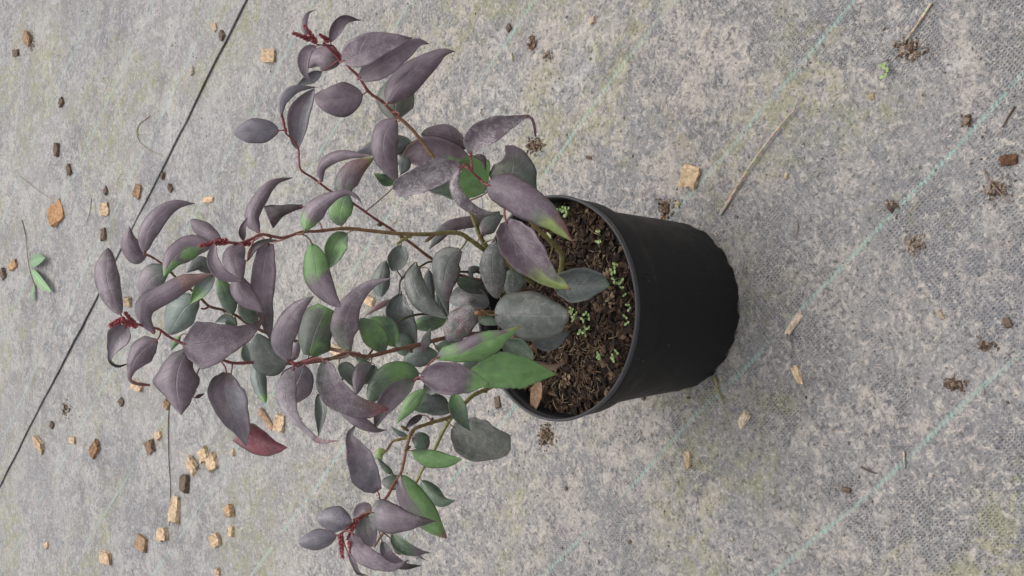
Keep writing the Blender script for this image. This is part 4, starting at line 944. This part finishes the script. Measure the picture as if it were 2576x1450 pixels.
# seedlings
def seedling(p, n, sz, label, group, rng):
    e = empty('seedling', p); tag(e, label, 'seedling', group)
    for i in range(n):
        a = rng.uniform(0, 6.283); d = Vector((math.cos(a), math.sin(a), 0)); top = p + d * sz * rng.uniform(.4, 1.6) + Vector((0, 0, sz * rng.uniform(1.2, 2.4)))
        vs, fs, cs = tube(catmull3([p + Vector((0, 0, -.001)), p.lerp(top, .5) + Vector((0, 0, .001)), top], 6), [.00028] * 7, [(.18, .24, .08)] * 7, 5); mesh_obj('stalk', vs, fs, MGREEN, e, cols=cs)
        for k in (-1, 1):
            flat_leaf(e, top, top + (d * .3 + Vector((-d.y, d.x, 0)) * k).normalized() * sz * 1.15 + Vector((0, 0, sz * .2)), sz * .42, rng.choice(((.27, .36, .13), (.33, .42, .17), (.22, .31, .11))), .0004, n=5)
rng = random.Random(11)
for (x, y, n, sz, lab) in ((470, 150, 3, .0026, 'seedling tight against the pot rim beside the large reddish leaf tip'), (525, 218, 4, .003, 'fullest seedling cluster, just inside the first one by the reddish leaf'),
        (695, 340, 3, .0024, 'lone seedling in dark compost between the reddish leaf and the rim'), (775, 522, 3, .0028, 'seedling of a pair nearest the dark blue green leaf'), (803, 560, 3, .0026, 'seedling of the same pair, on its rim side'),
        (540, 738, 3, .0024, 'seedling touching the tip of the big grey green leaf'), (575, 785, 3, .0024, 'middle seedling of the row off the big grey green leaf'), (625, 780, 3, .0026, 'outermost seedling of the row off the big grey green leaf'),
        (605, 875, 3, .0028, 'seedling growing behind that row, in brown chips'), (632, 848, 2, .0024, 'two stalked seedling squeezed between the row and the fibres'), (712, 990, 3, .0026, 'inner seedling of the pair among the dry fibres'),
        (780, 995, 3, .0026, 'outer seedling of the pair among the dry fibres, close to the rim'), (838, 800, 2, .0026, 'two stalked seedling pressed to the rim beside the tan moss'), (852, 722, 2, .0022, 'small seedling pressed to the rim in front of the tan moss'),
        (415, 350, 3, .0026, 'seedling half hidden under the reddish leaf'), (820, 640, 2, .002, 'smallest seedling, alone between the rim and the dark blue green leaf tip')):
    q = px('1', (x, y)); p = on_z(q[0], q[1], SOIL + .002)
    if math.hypot(p.x, p.y) > .078: p *= .078 / math.hypot(p.x, p.y); p.z = SOIL + .002
    seedling(p, n, sz, 'tiny green ' + lab, 'weed seedlings in the pot', rng)
seedling(gpt(2232, 183), 4, .003, 'tiny bright green seedling in bark debris on the fabric', None, rng)

# dry leaf on the compost, and grass sprig
dl = [on_z(*px('5', q), SOIL + z) for q, z in (((1385, 945), .010), ((1340, 1050), .009), ((1312, 1172), .005))]
vs, fs, cs = [], [], []; Q = catmull3(dl, 10); sd_ = Vector((.75, .6, .1)).normalized()
for i, q in enumerate(Q):
    ww = .0062 * wprof(i / 10, .4, .8)
    for s in (-1, -.4, .4, 1): vs.append(q + sd_ * (ww * s) + Vector((0, 0, .002 * abs(s)))); cs.append((.27, .17, .11))
for i in range(10):
    for s in range(3): a = i * 4 + s; fs.append((a, a + 1, a + 5, a + 4))
m0 = len(vs); vs += [v - Vector((0, 0, .0004)) for v in vs]; cs += cs; fs += [tuple(m0 + i for i in f[::-1]) for f in fs]
tag(mesh_obj('fallen_leaf', vs, fs, MWOOD, cols=cs), 'dry brown fallen leaf lying on the compost by the rim', 'leaf')

# fine grit
def grit():
    rng = random.Random(5); vs, fs, cs = [], [], []
    for i in range(3000):
        x, y = rng.uniform(-60, 2640), rng.uniform(-60, 1510); p = gpt(x, y)
        if math.hypot(p.x, p.y) < .074: continue
        if rng.random() < .35 and noise.noise((p.x * 9, p.y * 9, 2)) < 0: continue
        s = rng.choice((.0004, .0005, .0006, .0008, .0011)) * rng.uniform(.7, 1.3); ax, ay, az = rand_axes(rng, .6)
        col = rng.choice(((.10, .075, .06), (.14, .11, .085), (.30, .24, .18), (.42, .38, .33), (.22, .17, .13), (.34, .29, .24)))
        b = len(vs)
        for q in ((1.6, 0, 0), (-1.4, .3, 0), (0, 1, 0), (0, -1, 0), (.2, .1, .8)):
            vs.append(p + ax * (q[0] * s * rng.uniform(.7, 1.3)) + ay * (q[1] * s * rng.uniform(.7, 1.2)) + az * (q[2] * s)); cs.append(col)
        fs.extend([(b, b + 2, b + 4), (b + 2, b + 1, b + 4), (b + 1, b + 3, b + 4), (b + 3, b, b + 4)])
    o = mesh_obj('grit', vs, fs, MSOIL, smooth=False, cols=cs, origin=Vector((0, 0, 0))); tag(o, 'fine dark and pale grit strewn over the ground fabric', 'grit', kind='stuff')
grit()
